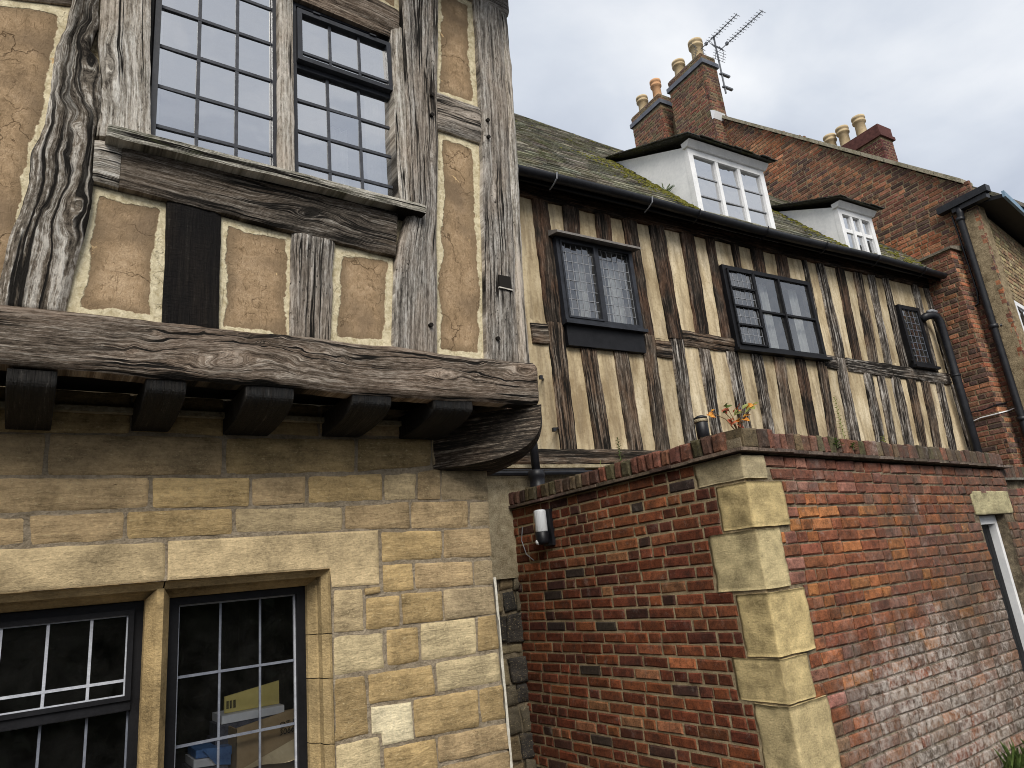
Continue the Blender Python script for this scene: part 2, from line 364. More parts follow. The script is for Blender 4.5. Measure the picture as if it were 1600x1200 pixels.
mortar_dirty = mortar_mat('dirty_mortar', (0.085, 0.068, 0.045), (0.34, 0.28, 0.19), weather=0.75)
mortar_pale = mortar_mat('pale_mortar', (0.22, 0.165, 0.095), (0.47, 0.375, 0.235))
render_pale = mortar_mat('old_pale_render', (0.20, 0.16, 0.095), (0.48, 0.41, 0.28))

def simple(name, c0, c1, scale=8, rough=0.6, spec=0.3, bump=0.2, metallic=0.0):
    N = NT(name); p = N.obj(); a = N.noise(p, scale, 5, 0.65); b = N.noise(p, scale * 9, 3, 0.6)
    f = N.math('ADD', N.math('MULTIPLY', a, 0.65), N.math('MULTIPLY', b, 0.35))
    c = N.ramp(f, [(0.35, c0), (0.65, c1)])
    return N.bsdf(c, rough, f, bump, 0.006, spec, metallic)
black_paint = simple('black_paint', (0.003, 0.003, 0.004), (0.010, 0.010, 0.012), 9, 0.55, 0.22)
slate_paint = simple('blue_black_paint', (0.008, 0.009, 0.012), (0.028, 0.031, 0.040), 9, 0.5, 0.3)
black_iron = simple('black_cast_iron', (0.004, 0.004, 0.006), (0.016, 0.017, 0.021), 12, 0.45, 0.35)
lead_white = simple('oxidised_lead', (0.30, 0.31, 0.35), (0.52, 0.54, 0.58), 30, 0.6, 0.3)
lead_grey = simple('grey_lead', (0.10, 0.11, 0.14), (0.19, 0.205, 0.24), 30, 0.6, 0.3)
lead_dark = simple('dark_lead', (0.022, 0.024, 0.03), (0.06, 0.065, 0.078), 30, 0.6, 0.25)
lead_dull = simple('dull_lead', (0.16, 0.165, 0.18), (0.30, 0.31, 0.33), 30, 0.6, 0.3)
white_paint = simple('white_paint', (0.62, 0.63, 0.64), (0.80, 0.80, 0.80), 6, 0.5, 0.3)
white_render = simple('white_render', (0.68, 0.69, 0.70), (0.86, 0.86, 0.86), 3, 0.8, 0.1, 0.3)
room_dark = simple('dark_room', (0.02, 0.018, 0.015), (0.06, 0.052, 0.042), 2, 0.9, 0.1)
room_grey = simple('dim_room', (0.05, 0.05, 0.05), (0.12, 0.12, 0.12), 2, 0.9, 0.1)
curtain = simple('white_curtain', (0.55, 0.55, 0.52), (0.78, 0.78, 0.74), 5, 0.9, 0.1)
blind = simple('pale_blind', (0.50, 0.52, 0.56), (0.66, 0.68, 0.72), 2, 0.9, 0.1)
terracotta = simple('buff_chimney_clay', (0.36, 0.27, 0.15), (0.56, 0.45, 0.29), 9, 0.8, 0.2)
terracotta_red = simple('orange_chimney_clay', (0.42, 0.22, 0.11), (0.60, 0.36, 0.2), 9, 0.8, 0.2)
alu = simple('aerial_metal', (0.06, 0.065, 0.075), (0.16, 0.17, 0.19), 20, 0.5, 0.4)
lead_sheet = simple('lead_flashing', (0.06, 0.065, 0.08), (0.13, 0.14, 0.17), 6, 0.5, 0.4)
board = simple('brown_cardboard', (0.30, 0.21, 0.115), (0.42, 0.31, 0.18), 5, 0.85, 0.1)
board_in = simple('pale_cardboard_flap', (0.52, 0.42, 0.26), (0.66, 0.55, 0.36), 5, 0.85, 0.1)
card_yellow = simple('yellow_card', (0.62, 0.50, 0.16), (0.74, 0.62, 0.24), 5, 0.8, 0.1)
paper_white = simple('white_paper', (0.66, 0.66, 0.68), (0.82, 0.82, 0.84), 5, 0.8, 0.1)
ink = simple('black_ink', (0.015, 0.013, 0.012), (0.03, 0.028, 0.025), 5, 0.8, 0.1)
print_blue = simple('blue_print', (0.05, 0.12, 0.32), (0.12, 0.25, 0.5), 14, 0.5, 0.3)
print_dark = simple('dark_print', (0.02, 0.02, 0.03), (0.14, 0.14, 0.17), 30, 0.5, 0.3)

def glass_mat(name, refl=0.35, tint=(0.92, 0.94, 0.95), wav=0.02, ior=1.5, dust=0.07):
    N = NT(name); p = N.pos()
    tr = N.n('ShaderNodeBsdfTransparent'); tr.inputs[0].default_value = (*tint, 1)
    gl = N.n('ShaderNodeBsdfGlossy'); gl.inputs['Roughness'].default_value = 0.02; gl.inputs['Color'].default_value = (0.95, 0.96, 0.98, 1)
    bp = N.n('ShaderNodeBump'); bp.inputs['Strength'].default_value = wav; bp.inputs['Distance'].default_value = 0.05
    N.l(N.noise(p, 5, 2, 0.5), bp.inputs['Height']); N.l(bp.outputs[0], gl.inputs['Normal'])
    fr = N.n('ShaderNodeFresnel'); fr.inputs['IOR'].default_value = ior
    fac = N.math('ADD', N.math('MULTIPLY', fr.outputs[0], 1.0), refl, clamp=True)
    ms = N.n('ShaderNodeMixShader'); N.l(fac, ms.inputs[0]); N.l(tr.outputs[0], ms.inputs[1]); N.l(gl.outputs[0], ms.inputs[2])
    df = N.n('ShaderNodeBsdfDiffuse'); df.inputs[0].default_value = (0.5, 0.49, 0.46, 1); m2 = N.n('ShaderNodeMixShader')
    N.l(N.rng(N.noise(p, 9, 5, 0.7), 0.35, 0.75, dust * 0.1, dust), m2.inputs[0]); N.l(ms.outputs[0], m2.inputs[1]); N.l(df.outputs[0], m2.inputs[2])
    N.l(m2.outputs[0], N.out.inputs[0]); return N.m
glass_sky = glass_mat('window_glass_upper', 0.50, wav=0.06)
glass_low = glass_mat('window_glass_lower', 0.05, wav=0.03, dust=0.018)
glass_old = glass_mat('old_leaded_glass', 0.13, wav=0.12)

def slate_mat():
    N = NT('mossy_stone_slate'); p = N.pos(); oc = N.ocol(); tn = N.attr('tint', 'Color')
    base = N.mix(1.0, oc, tn, 'MULTIPLY')
    a = N.noise(p, 16, 5, 0.7); g = N.noise(p, 70, 3, 0.7); mo = N.noise(p, 2.2, 6, 0.7)
    k = N.rng(N.math('ADD', N.math('MULTIPLY', a, 0.6), N.math('MULTIPLY', g, 0.4)), 0.32, 0.68, 0.4, 1.55); kk = N.n('ShaderNodeCombineXYZ')
    for i in range(3): N.l(k, kk.inputs[i])
    c = N.mix(1.0, base, kk.outputs[0], 'MULTIPLY')
    c = N.mix(N.rng(mo, 0.52, 0.64, 0, 0.6), c, N.ramp(g, [(0.35, (0.03, 0.035, 0.008)), (0.65, (0.12, 0.115, 0.03))]))
    c = N.mix(N.rng(a, 0.63, 0.72, 0, 0.7), c, (0.34, 0.33, 0.27))
    return N.bsdf(c, 0.9, N.math('ADD', a, g), 0.8, 0.012, 0.1)
slate = slate_mat()
moss_m = simple('moss_green', (0.045, 0.05, 0.01), (0.17, 0.155, 0.035), 25, 0.95, 0.05, 0.8)
ground_m = simple('lane_asphalt', (0.035, 0.034, 0.032), (0.075, 0.072, 0.068), 14, 0.9, 0.2, 0.6)

def leaf_mat(name, c0, c1):
    N = NT(name); p = N.obj(); c = N.ramp(N.noise(p, 35, 3), [(0.35, c0), (0.65, c1)])
    b = N.n('ShaderNodeBsdfPrincipled'); N.l(c, b.inputs['Base Color']); b.inputs['Roughness'].default_value = 0.55
    t = N.n('ShaderNodeBsdfTranslucent'); N.l(c, t.inputs[0]); m = N.n('ShaderNodeMixShader'); m.inputs[0].default_value = 0.3
    N.l(b.outputs[0], m.inputs[1]); N.l(t.outputs[0], m.inputs[2]); N.l(m.outputs[0], N.out.inputs[0]); return N.m
leaf_green = leaf_mat('leaf_green', (0.05, 0.09, 0.02), (0.14, 0.2, 0.05))
leaf_lime = leaf_mat('leaf_lime', (0.22, 0.26, 0.06), (0.36, 0.38, 0.12))
leaf_orange = leaf_mat('leaf_orange', (0.62, 0.20, 0.03), (0.80, 0.42, 0.06))
leaf_red = leaf_mat('leaf_red', (0.45, 0.07, 0.03), (0.62, 0.18, 0.08))
leaf_dark = leaf_mat('leaf_hedge', (0.02, 0.03, 0.012), (0.07, 0.09, 0.035))
stem_m = simple('plant_stem', (0.10, 0.06, 0.03), (0.2, 0.13, 0.06), 30, 0.8)

# ------------------------------------------------------------------ surface builders (a = along wall, h = height, d = outward)
def FRONT(y0):                       # faces -y
    return lambda a, h, d: np.stack([a, y0 - d, h], -1)
def SIDE(x0):                        # faces -x, a runs along +y
    return lambda a, h, d: np.stack([x0 - d, a, h], -1)
def _edge(P, s):
    P = np.asarray(P, float); n = len(P) - 1
    L = np.r_[0, np.cumsum(np.hypot(*(P[1:] - P[:-1]).T))]; L /= L[-1]
    return np.stack([np.interp(s, L, P[:, 0]), np.interp(s, L, P[:, 1])], -1)
_seed = [1]
def sheet_mesh(name, G, fn, depth, D, mat, extra=None, out=None):
    """front grid G (ns,nt,2) with offsets D plus side walls down to depth"""
    ns, nt_ = G.shape[:2]
    V = fn(G[..., 0].ravel(), G[..., 1].ravel(), D.ravel())
    idx = np.arange(ns * nt_).reshape(ns, nt_)
    F = np.stack([idx[:-1, :-1], idx[1:, :-1], idx[1:, 1:], idx[:-1, 1:]], -1).reshape(-1, 4)
    ring = np.r_[idx[0, :], idx[1:, -1], idx[-1, -2::-1], idx[-2:0:-1, 0]]
    n = len(ring); b = ns * nt_
    g = G.reshape(-1, 2)[ring]
    top = V[ring]; bot = fn(g[:, 0], g[:, 1], np.full(n, -depth))
    V2 = np.concatenate([V, top, bot])
    k = np.arange(n); k2 = (k + 1) % n
    S = np.stack([b + k, b + n + k, b + n + k2, b + k2], -1)
    v0, v1, v2 = V2[F[0, 0]], V2[F[0, 1]], V2[F[0, 2]]
    nrm = np.cross(v1 - v0, v2 - v0); o = fn(np.zeros(1), np.zeros(1), np.ones(1))[0] - fn(np.zeros(1), np.zeros(1), np.zeros(1))[0]
    if nrm @ o < 0: F = F[:, ::-1]
    else: S = S[:, ::-1]
    Fa = np.concatenate([F, S])
    at = {}
    if extra:
        for kx, (ty, arr) in extra.items():
            arr = np.asarray(arr); at[kx] = (ty, np.concatenate([arr, arr[ring], arr[ring]]))
    me = bpy.data.meshes.new(name)
    me.vertices.add(len(V2)); me.vertices.foreach_set('co', V2.astype(np.float32).ravel())
    me.loops.add(Fa.size); me.loops.foreach_set('vertex_index', Fa.astype(np.int32).ravel())
    me.polygons.add(len(Fa)); me.polygons.foreach_set('loop_start', np.arange(0, Fa.size, 4, dtype=np.int32))
    me.materials.append(mat)
    for kx, (ty, arr) in at.items():
        a_ = me.attributes.new(kx, ty, 'POINT')
        a_.data.foreach_set('vector' if ty == 'FLOAT_VECTOR' else ('color' if ty == 'FLOAT_COLOR' else 'value'), np.asarray(arr, np.float32).ravel())
    me.update(calc_edges=True); me.validate()
    me.polygons.foreach_set('use_smooth', [True] * len(F) + [False] * len(S))
    return me
def timber(name, E0, E1, fn, mat, parent, depth=0.12, amp=0.006, edge=0.007, bev=0.010, res=0.012, rest=0.007, knots=(), fr=1.0, dents=0.0, front=0.0):
    """E0/E1: the two long edges, same direction; grain runs along them"""
    _seed[0] += 13; sd_ = _seed[0]
    E0 = np.asarray(E0, float); E1 = np.asarray(E1, float)
    Ls = (np.hypot(*(np.diff(E0, axis=0)).T).sum() + np.hypot(*(np.diff(E1, axis=0)).T).sum()) / 2
    Wd = np.hypot(*(E0[0] - E1[0])) * 0.5 + np.hypot(*(E0[-1] - E1[-1])) * 0.5
    ns = max(4, int(Ls / res) + 1); nt_ = max(5, int(Wd / rest) + 1)
    s = np.linspace(0, 1, ns); t = np.linspace(0, 1, nt_)
    A, Bq = _edge(E0, s), _edge(E1, s)
    ac = A - Bq; ac /= np.linalg.norm(ac, axis=1)[:, None] + 1e-9
    A = A + ac * (edge * 2 * fbm(s * Ls * 9, s * 0 + 3, sd_, 5))[:, None]
    Bq = Bq - ac * (edge * 2 * fbm(s * Ls * 9, s * 0 + 9, sd_ + 1, 5))[:, None]
    G = A[:, None, :] * (1 - t)[None, :, None] + Bq[:, None, :] * t[None, :, None]
    U = np.repeat((s * Ls)[:, None], nt_, 1); Vv = np.repeat((t * Wd)[None, :], ns, 0)
    Vg = Vv + 0.016 * fbm(U * 0.8, Vv * 2, sd_ + 5, 2) * fr
    for (ku, kv, kr) in knots:
        du = (U - ku) / 3.2; dv = (Vv - kv) + 0.25 * kr * fbm(U * 14, Vv * 14, sd_ + 31, 3) + 0.12 * (U - ku)
        r = np.sqrt(du * du + dv * dv) * (1 + 0.7 * fbm(U * 18, Vv * 30, sd_ + 33, 3)); w = 0.85 * np.exp(-(r / (0.75 * kr)) ** 2)
        Vg = Vg * (1 - w) + (kv + r * 1.2) * w
    rid = fbm(U * 3.0 * fr, Vg * 42 * fr, sd_ + 2, 3)
    low = fbm(U * 2.0, Vv * 6, sd_ + 3, 3)
    D = front + amp * (1.6 * rid + 1.6 * low)
    if dents: D = D + dents * fbm(U * 2.6, Vg * 20, sd_ + 8, 4)
    for (ku, kv, kr) in knots:
        r = np.sqrt(((U - ku) / 1.6) ** 2 + (Vv - kv) ** 2); D = D + 0.007 * np.exp(-(r / (kr * .7)) ** 2) - 0.010 * np.exp(-(r / (kr * .2)) ** 2)
    e = np.minimum(np.minimum(Vv, Wd - Vv), 0.03); D = D - bev * (1 - e / 0.03) ** 2.2
    e2 = np.minimum(np.minimum(U, Ls - U), 0.012); D = D - bev * 0.4 * (1 - e2 / 0.012) ** 2
    gr = np.stack([U.ravel(), Vg.ravel(), np.full(U.size, (sd_ * 0.731) % 50)], -1)
    me = sheet_mesh(name, G, fn, depth, D, mat, {'grain': ('FLOAT_VECTOR', gr)})
    return link(name, me, parent)
def vquad(q):    # TL,TR,BR,BL -> vertical grain edges
    return [q[0], q[3]], [q[1], q[2]]
def hquad(q):
    return [q[0], q[1]], [q[3], q[2]]
def panel(name, q, fn, mat, parent, amp=0.004, res=0.012, depth=0.03):
    _seed[0] += 7; sd_ = _seed[0]; q = np.asarray(q, float)
    Wd = max(np.hypot(*(q[1] - q[0])), np.hypot(*(q[2] - q[3]))); H = max(np.hypot(*(q[3] - q[0])), np.hypot(*(q[2] - q[1])))
    ns = max(4, int(H / res) + 1); nt_ = max(4, int(Wd / res) + 1)
    s = np.linspace(0, 1, ns)[:, None, None]; t = np.linspace(0, 1, nt_)[None, :, None]
    G = (q[0] * (1 - t) + q[1] * t) * (1 - s) + (q[3] * (1 - t) + q[2] * t) * s
    a, h = G[..., 0], G[..., 1]
    D = amp * 2 * (fbm(a * 9, h * 9, sd_, 4) + 0.6 * fbm(a * 3, h * 3, sd_ + 4, 2))
    ss = np.repeat(s[..., 0], nt_, 1); tt = np.repeat(t[..., 0], ns, 0)
    ed = np.minimum(np.minimum(ss, 1 - ss) * H, np.minimum(tt, 1 - tt) * Wd)
    me = sheet_mesh(name, G, fn, depth, D, mat, {'ed': ('FLOAT', ed.ravel())})
    return link(name, me, parent)
WHITE4 = (1, 1, 1, 1)
def stone_block(name, q, fn, mat, parent, color, proud=0.0, depth=0.06, amp=0.0035, rnd=0.005, edge=0.0035, res=0.016):
    _seed[0] += 5; sd_ = _seed[0]; q = np.asarray(q, float)
    if len(q) == 4:
        Wd = np.hypot(*(q[1] - q[0])); H = np.hypot(*(q[3] - q[0]))
        ns = max(6, int(H / res) + 1); nt_ = max(6, int(Wd / res) + 1)
        s = np.linspace(0, 1, ns); t = np.linspace(0, 1, nt_)
        # crowd samples toward the edges so the arris rounds
        s = 0.5 - 0.5 * np.cos(np.pi * s) * (0.6 + 0.4 * np.abs(np.cos(np.pi * s))); t = 0.5 - 0.5 * np.cos(np.pi * t) * (0.6 + 0.4 * np.abs(np.cos(np.pi * t)))
        s3 = s[:, None, None]; t3 = t[None, :, None]
        G = (q[0] * (1 - t3) + q[1] * t3) * (1 - s3) + (q[3] * (1 - t3) + q[2] * t3) * s3
        a, h = G[..., 0].copy(), G[..., 1].copy()
        cx, cz = q.mean(0)
        G[..., 0] += edge * 2 * fbm(a * 25, h * 25, sd_, 3); G[..., 1] += edge * 2 * fbm(a * 25, h * 25, sd_ + 9, 3)
        # round the corners a little
        cs = np.clip(np.abs(2 * s[:, None] - 1), 0, 1) ** 10 * np.clip(np.abs(2 * t[None, :] - 1), 0, 1) ** 10
        G -= (G - q.mean(0)) * (0.02 * cs)[..., None]
        e = np.minimum(np.minimum(s, 1 - s)[:, None] * H, np.minimum(t, 1 - t)[None, :] * Wd)
        D = proud + amp * 2.2 * fbm(a * 12, h * 18, sd_ + 3, 4) - rnd * np.clip(1 - e / 0.010, 0, 1) ** 2
        me = sheet_mesh(name, G, fn, depth, D, mat, {'tint': ('FLOAT_COLOR', np.ones((ns * nt_, 4)))})
        o = link(name, me, parent)
    else:
        n = len(q); c = q.mean(0)
        area = sum(q[i][0] * q[(i + 1) % n][1] - q[(i + 1) % n][0] * q[i][1] for i in range(n))
        sg = 1 if area > 0 else -1
        inn = []
        for i in range(n):
            d0 = q[i] - q[i - 1]; d1 = q[(i + 1) % n] - q[i]
            n0 = np.array([-d0[1], d0[0]]) / np.hypot(*d0) * sg; n1_ = np.array([-d1[1], d1[0]]) / np.hypot(*d1) * sg
            m = n0 + n1_; m /= max(0.3, (1 + n0 @ n1_)); inn.append(q[i] + m * 0.007)
        inn = np.array(inn)
        f = lambda P, d: fn(P[:, 0], P[:, 1], np.full(n, d))
        V = np.concatenate([f(q, -depth), f(q, proud - rnd * 0.6), f(inn, proud)])
        F = [(i, (i + 1) % n, n + (i + 1) % n, n + i) for i in range(n)] + [(n + i, n + (i + 1) % n, 2 * n + (i + 1) % n, 2 * n + i) for i in range(n)] + [tuple(2 * n + i for i in range(n))]
        if sg < 0: F = [f_[::-1] for f_ in F]
        o = link(name, mesh_data(name, V, F, mat, False, {'tint': ('FLOAT_COLOR', np.ones((3 * n, 4)))}), parent)
    o.color = (*color, 1)
    return o
# ---- bricks
def brick_vf(w, h, d, j=0.002, bev=0.006, rs=random):
    x, z = w / 2, h / 2
    r = lambda s: rs.uniform(-s, s)
    V = [(-x, d, -z), (x, d, -z), (x, d, z), (-x, d, z)]
    V += [(-x + r(j), bev, -z + r(j)), (x + r(j), bev, -z + r(j)), (x + r(j), bev, z + r(j)), (-x + r(j), bev, z + r(j))]
    b = bev
    V += [(-x + b * (1 + rs.random()), r(j), -z + b * (1 + .6 * rs.random())), (x - b * (1 + rs.random()), r(j), -z + b * (1 + .6 * rs.random())),
          (x - b * (1 + rs.random()), r(j), z - b * (1 + .6 * rs.random())), (-x + b * (1 + rs.random()), r(j), z - b * (1 + .6 * rs.random()))]
    F = [(8, 9, 10, 11)]
    for i in range(4):
        k = (i + 1) % 4
        F += [(4 + i, 4 + k, 8 + k, 8 + i), (i, k, 4 + k, 4 + i)]
    return V, F           # faces -y, front near y=0
def rot_side(V):          # turn a -y facing piece into a -x facing one
    return [(y, -x, z) for x, y, z in V]
def brick_rows(a0, a1, h0, h1, ch, mix=0.5, wS=0.215, jt=0.010, holes=(), rs=random, top=None, wob=0.004):
    """list of (a centre, h centre, w, h)"""
    out = []; n = int((h1 - h0) / ch)
    for r in range(n):
        z0 = h0 + r * ch; zc = z0 + ch / 2
        a = a0 - rs.uniform(0, wS)
        while a < a1:
            w = wS if rs.random() > mix else wS * 0.49
            w *= rs.uniform(0.95, 1.05)
            l, rr = max(a, a0), min(a + w, a1)
            ok = rr - l > 0.03
            for (x0, x1, y0, y1) in holes:
                if y0 < zc < y1:
                    if l >= x0 and rr <= x1: ok = False
                    elif l < x0 < rr: rr = x0 - 0.003
                    elif l < x1 < rr: l = x1 + 0.003
            ok = ok and rr - l > 0.028
            if ok and top is not None and zc > top((l + rr) / 2) - ch * 0.55: ok = False
            if ok: out.append(((l + rr) / 2, zc + wob * math.sin(l * 2.1 + r), rr - l, ch - jt * rs.uniform(0.85, 1.3)))
            a += w + jt * rs.uniform(0.8, 1.3)
    return out
def view_size(pw):
    d = Vector(pw) - CAM; z = d.dot(cf)
    if z < 0.3: return 0
    x = 800 + 1078.56 * d.dot(cr) / z; y = 600 - 1078.56 * d.dot(cu) / z
    if not (-10 < x < 1610 and -10 < y < 1210): return 0
    return 1 / z
def lay_bricks(parent, mw, items, mat, depth=0.09, limit=300, pname='brick', stuff_name='bricks', bev=0.006, jit=0.002, proud=0.003):
    """items: (pos local (x,y,z), side?, w, h, color); nearest `limit` become parts, the rest one stuff part"""
    items = sorted(items, key=lambda it: -view_size(mw @ Vector(it[0])))
    lib = {}
    st = MB()
    for i, (p, side, w, h, c) in enumerate(items):
        if i < limit and view_size(mw @ Vector(p)) > 0:
            key = (side, w > 0.15, random.randrange(6))
            if key not in lib:
                w0 = 0.21 if w > 0.15 else 0.10
                V, F = brick_vf(w0, 0.066, depth, jit, bev)
                if side: V = rot_side(V)
                lib[key] = (mesh_data(pname, V, F, mat, False, {'tint': ('FLOAT_COLOR', np.ones((len(V), 4)))}), w0)
            me, w0 = lib[key]
            o = link(pname, me, parent); o.location = p
            o.scale = (1, w / w0, h / 0.066) if side else (w / w0, 1, h / 0.066)
            rj = 0.007 if (side and pname == 'brick' and proud < 0.003) else 0.016
            o.rotation_euler = (random.gauss(0, .014), random.gauss(0, min(rj, .014)), random.gauss(0, rj))
            o.color = (*c, 1)
        else:
            V, F = brick_vf(w, h, depth, jit, bev)
            if side: V = rot_side(V)
            k = random.uniform(-proud, proud) * (0.5 if side else 1.0)
            st.t = (*c, 1)
            st.add([(x + p[0] + (k if side else 0), y + p[1] + (0 if side else k), z + p[2]) for x, y, z in V], F)
    if st.V: st.build(stuff_name, mat, parent, tint=True, kind='stuff')
def pick(pal, rs=random):
    c, s = pal[rs.randrange(len(pal))], rs.uniform(0.72, 1.25)
    return tuple(min(1, x * s * rs.uniform(0.94, 1.06)) for x in c)

# ---- windows
def bars(mb, x0, x1, z0, z1, y, xs, zs, w, d):
    for x in xs: mb.box(x - w / 2, x + w / 2, y - d, y, z0, z1)
    for z in zs: mb.box(x0, x1, y - d * 1.15, y + 0.001, z - w / 2, z + w / 2)
def panes(parent, xs, zs, y, mat, tilt=0.01, th=0.003):
    lib = {}
    for i in range(len(xs) - 1):
        for j in range(len(zs) - 1):
            w, h = xs[i + 1] - xs[i], zs[j + 1] - zs[j]; key = (round(w, 3), round(h, 3))
            if key not in lib:
                lib[key] = mesh_data('pane', [(-w / 2, 0, -h / 2), (w / 2, 0, -h / 2), (w / 2, 0, h / 2), (-w / 2, 0, h / 2)], [(0, 1, 2, 3)], mat)
            o = link('pane', lib[key], parent); o.location = ((xs[i] + xs[i + 1]) / 2, y, (zs[j] + zs[j + 1]) / 2)
            o.rotation_euler = (random.gauss(0, tilt), random.gauss(0, tilt * .2), random.gauss(0, tilt))
def frame(mb, x0, x1, z0, z1, w, y0, y1, bottom=None):
    b = w if bottom is None else bottom
    mb.box(x0, x0 + w, y0, y1, z0, z1); mb.box(x1 - w, x1, y0, y1, z0, z1)
    mb.box(x0 + w, x1 - w, y0 + 0.001, y1, z1 - w, z1); mb.box(x0 + w, x1 - w, y0 + 0.001, y1, z0, z0 + b)
def room(parent, x0, x1, y0, y1, z0, z1, mat, name='interior'):
    V = [(x0, y0, z0), (x1, y0, z0), (x1, y1, z0), (x0, y1, z0), (x0, y0, z1), (x1, y0, z1), (x1, y1, z1), (x0, y1, z1)]
    return link(name, mesh_data(name, V, [(0, 1, 2, 3), (7, 6, 5, 4), (1, 5, 6, 2), (2, 6, 7, 3), (3, 7, 4, 0)], mat), parent)
def lin(a, b, n): return [a + (b - a) * i / n for i in range(n + 1)]

# ================================================================== ground
gp = MB(); gp.add([(-150, -150, 0), (150, -150, 0), (150, 150, 0), (-150, 150, 0)], [(0, 1, 2, 3)])
tag(gp.build('ground', ground_m), kind='structure')

# ================================================================== house A : jettied timber house on a stone ground floor
HA = empty('jettied_timber_house', (0, 2.6, 0))
tag(HA, 'jettied timber-framed house with ochre panels over a coursed stone ground floor', 'house')
FT = FRONT(-0.30)           # timber face
FP = FRONT(-0.272)          # plaster face
FS = FRONT(0.0)             # stone face
q_pan0 = [(-0.62, 3.45), (0.0, 3.63), (-0.10, 2.49), (-0.62, 2.492)]
panels = dict(
    p0=q_pan0, pa=[(0.09, 2.962), (0.315, 2.951), (0.318, 2.494), (0.045, 2.5)], pb=[(0.479, 2.942), (0.742, 2.923), (0.725, 2.502), (0.478, 2.503)],
    pc=[(0.894, 2.92), (1.151, 2.907), (1.125, 2.5), (0.864, 2.502)], pU=[(1.463, 4.46), (1.682, 4.46), (1.648, 3.798), (1.411, 3.803)],
    pL=[(1.392, 3.606), (1.635, 3.597), (1.548, 2.507), (1.305, 2.507)])
for k, q in panels.items(): panel('plaster_panel', q, FP, daub, HA)
panel('plaster_panel', [(-0.62, 4.46), (0.02, 4.46), (0.02, 3.73), (-0.62, 3.60)], FP, daub, HA)
panel('plaster_panel', [(-1.5, 4.46), (-0.76, 4.46), (-0.76, 2.49), (-1.5, 2.49)], FP, daub, HA)

crL = [(0.012, 4.46), (0.005, 3.95), (-0.009, 3.634), (-0.014, 3.551), (-0.036, 3.438), (-0.042, 3.321), (-0.044, 3.259), (-0.046, 3.209), (-0.055, 3.123), (-0.07, 3.013), (-0.083, 2.886), (-0.096, 2.791), (-0.108, 2.67), (-0.114, 2.575), (-0.116, 2.493)]
crR = [(0.09, 4.46), (0.08, 3.95), (0.072, 3.672), (0.068, 3.566), (0.052, 3.459), (0.079, 3.433), (0.1, 3.364), (0.102, 3.258), (0.092, 3.159), (0.091, 3.038), (0.094, 2.944), (0.085, 2.802), (0.072, 2.706), (0.058, 2.602), (0.05, 2.497)]
timber('crooked_post', crL, crR, FT, oak_furrow, HA, 0.14, 0.014, 0.010, 0.022, 0.009, 0.005, knots=((1.06, 0.10, 0.07), (1.62, 0.10, 0.04)), fr=0.8, dents=0.022, front=0.012)
timber('window_post', [(0.075, 4.46), (0.075, 3.5), (0.098, 3.35), (0.092, 3.14)], [(0.222, 4.46), (0.228, 3.76), (0.24, 3.4), (0.252, 3.14)], FT, oak_pale, HA, 0.14, 0.006, 0.004, 0.010, knots=((1.05, 0.03, 0.04),), dents=0.012, front=0.0)
timber('mullion_post', *vquad([(0.69, 4.3), (0.748, 4.3), (0.745, 3.145), (0.685, 3.145)]), FT, oak_pale, HA, 0.12, 0.003, 0.003, 0.008)
timber('window_head_beam', *hquad([(0.20, 4.30), (1.245, 4.19), (1.235, 4.055), (0.20, 4.115)]), FT, oak_brown, HA, 0.12, 0.005, 0.006, 0.012, front=-0.004)
timber('window_head_board', *hquad([(0.75, 4.105), (1.20, 4.085), (1.19, 4.018), (0.75, 4.032)]), FT, oak_brown, HA, 0.06, 0.003, 0.003, 0.006, front=-0.012)
panel('plaster_panel', [(0.2, 4.46), (1.26, 4.46), (1.255, 4.185), (0.2, 4.295)], FP, daub, HA)
timber('window_jamb', *vquad([(1.196, 4.10), (1.262, 4.09), (1.240, 3.14), (1.178, 3.14)]), FT, oak_pale, HA, 0.10, 0.004, 0.004, 0.010, front=-0.004)
timber('main_post', [(1.262, 4.46), (1.25, 4.06), (1.236, 3.19), (1.165, 2.95), (1.14, 2.8), (1.121, 2.495)], [(1.466, 4.46), (1.415, 3.805), (1.39, 3.5), (1.345, 3.0), (1.309, 2.495)], FT, oak_grey, HA, 0.14, 0.007, 0.006, 0.012, knots=((1.05, 0.15, 0.035), (1.36, 0.05, 0.03)), dents=0.008, front=0.006)
timber('noggin', *hquad([(1.408, 3.802), (1.648, 3.797), (1.634, 3.597), (1.392, 3.602)]), FT, oak_grey, HA, 0.10, 0.006, 0.005, 0.012, knots=((0.2, 0.08, 0.04),), front=-0.004)
timber('corner_post', [(1.676, 4.46), (1.648, 3.8), (1.60, 3.2), (1.546, 2.497)], [(1.842, 4.46), (1.80, 3.7), (1.755, 3.1), (1.712, 2.497)], FT, oak_grey, HA, 0.14, 0.006, 0.006, 0.010, knots=((1.15, 0.06, 0.03),), dents=0.008, front=0.004)
timber('corner_board', [(1.842, 4.46), (1.80, 3.7), (1.756, 3.1), (1.713, 2.497)], [(1.888, 4.46), (1.850, 3.7), (1.812, 3.1), (1.772, 2.497)], FT, oak_pale, HA, 0.14, 0.007, 0.006, 0.016, dents=0.012, front=0.0)
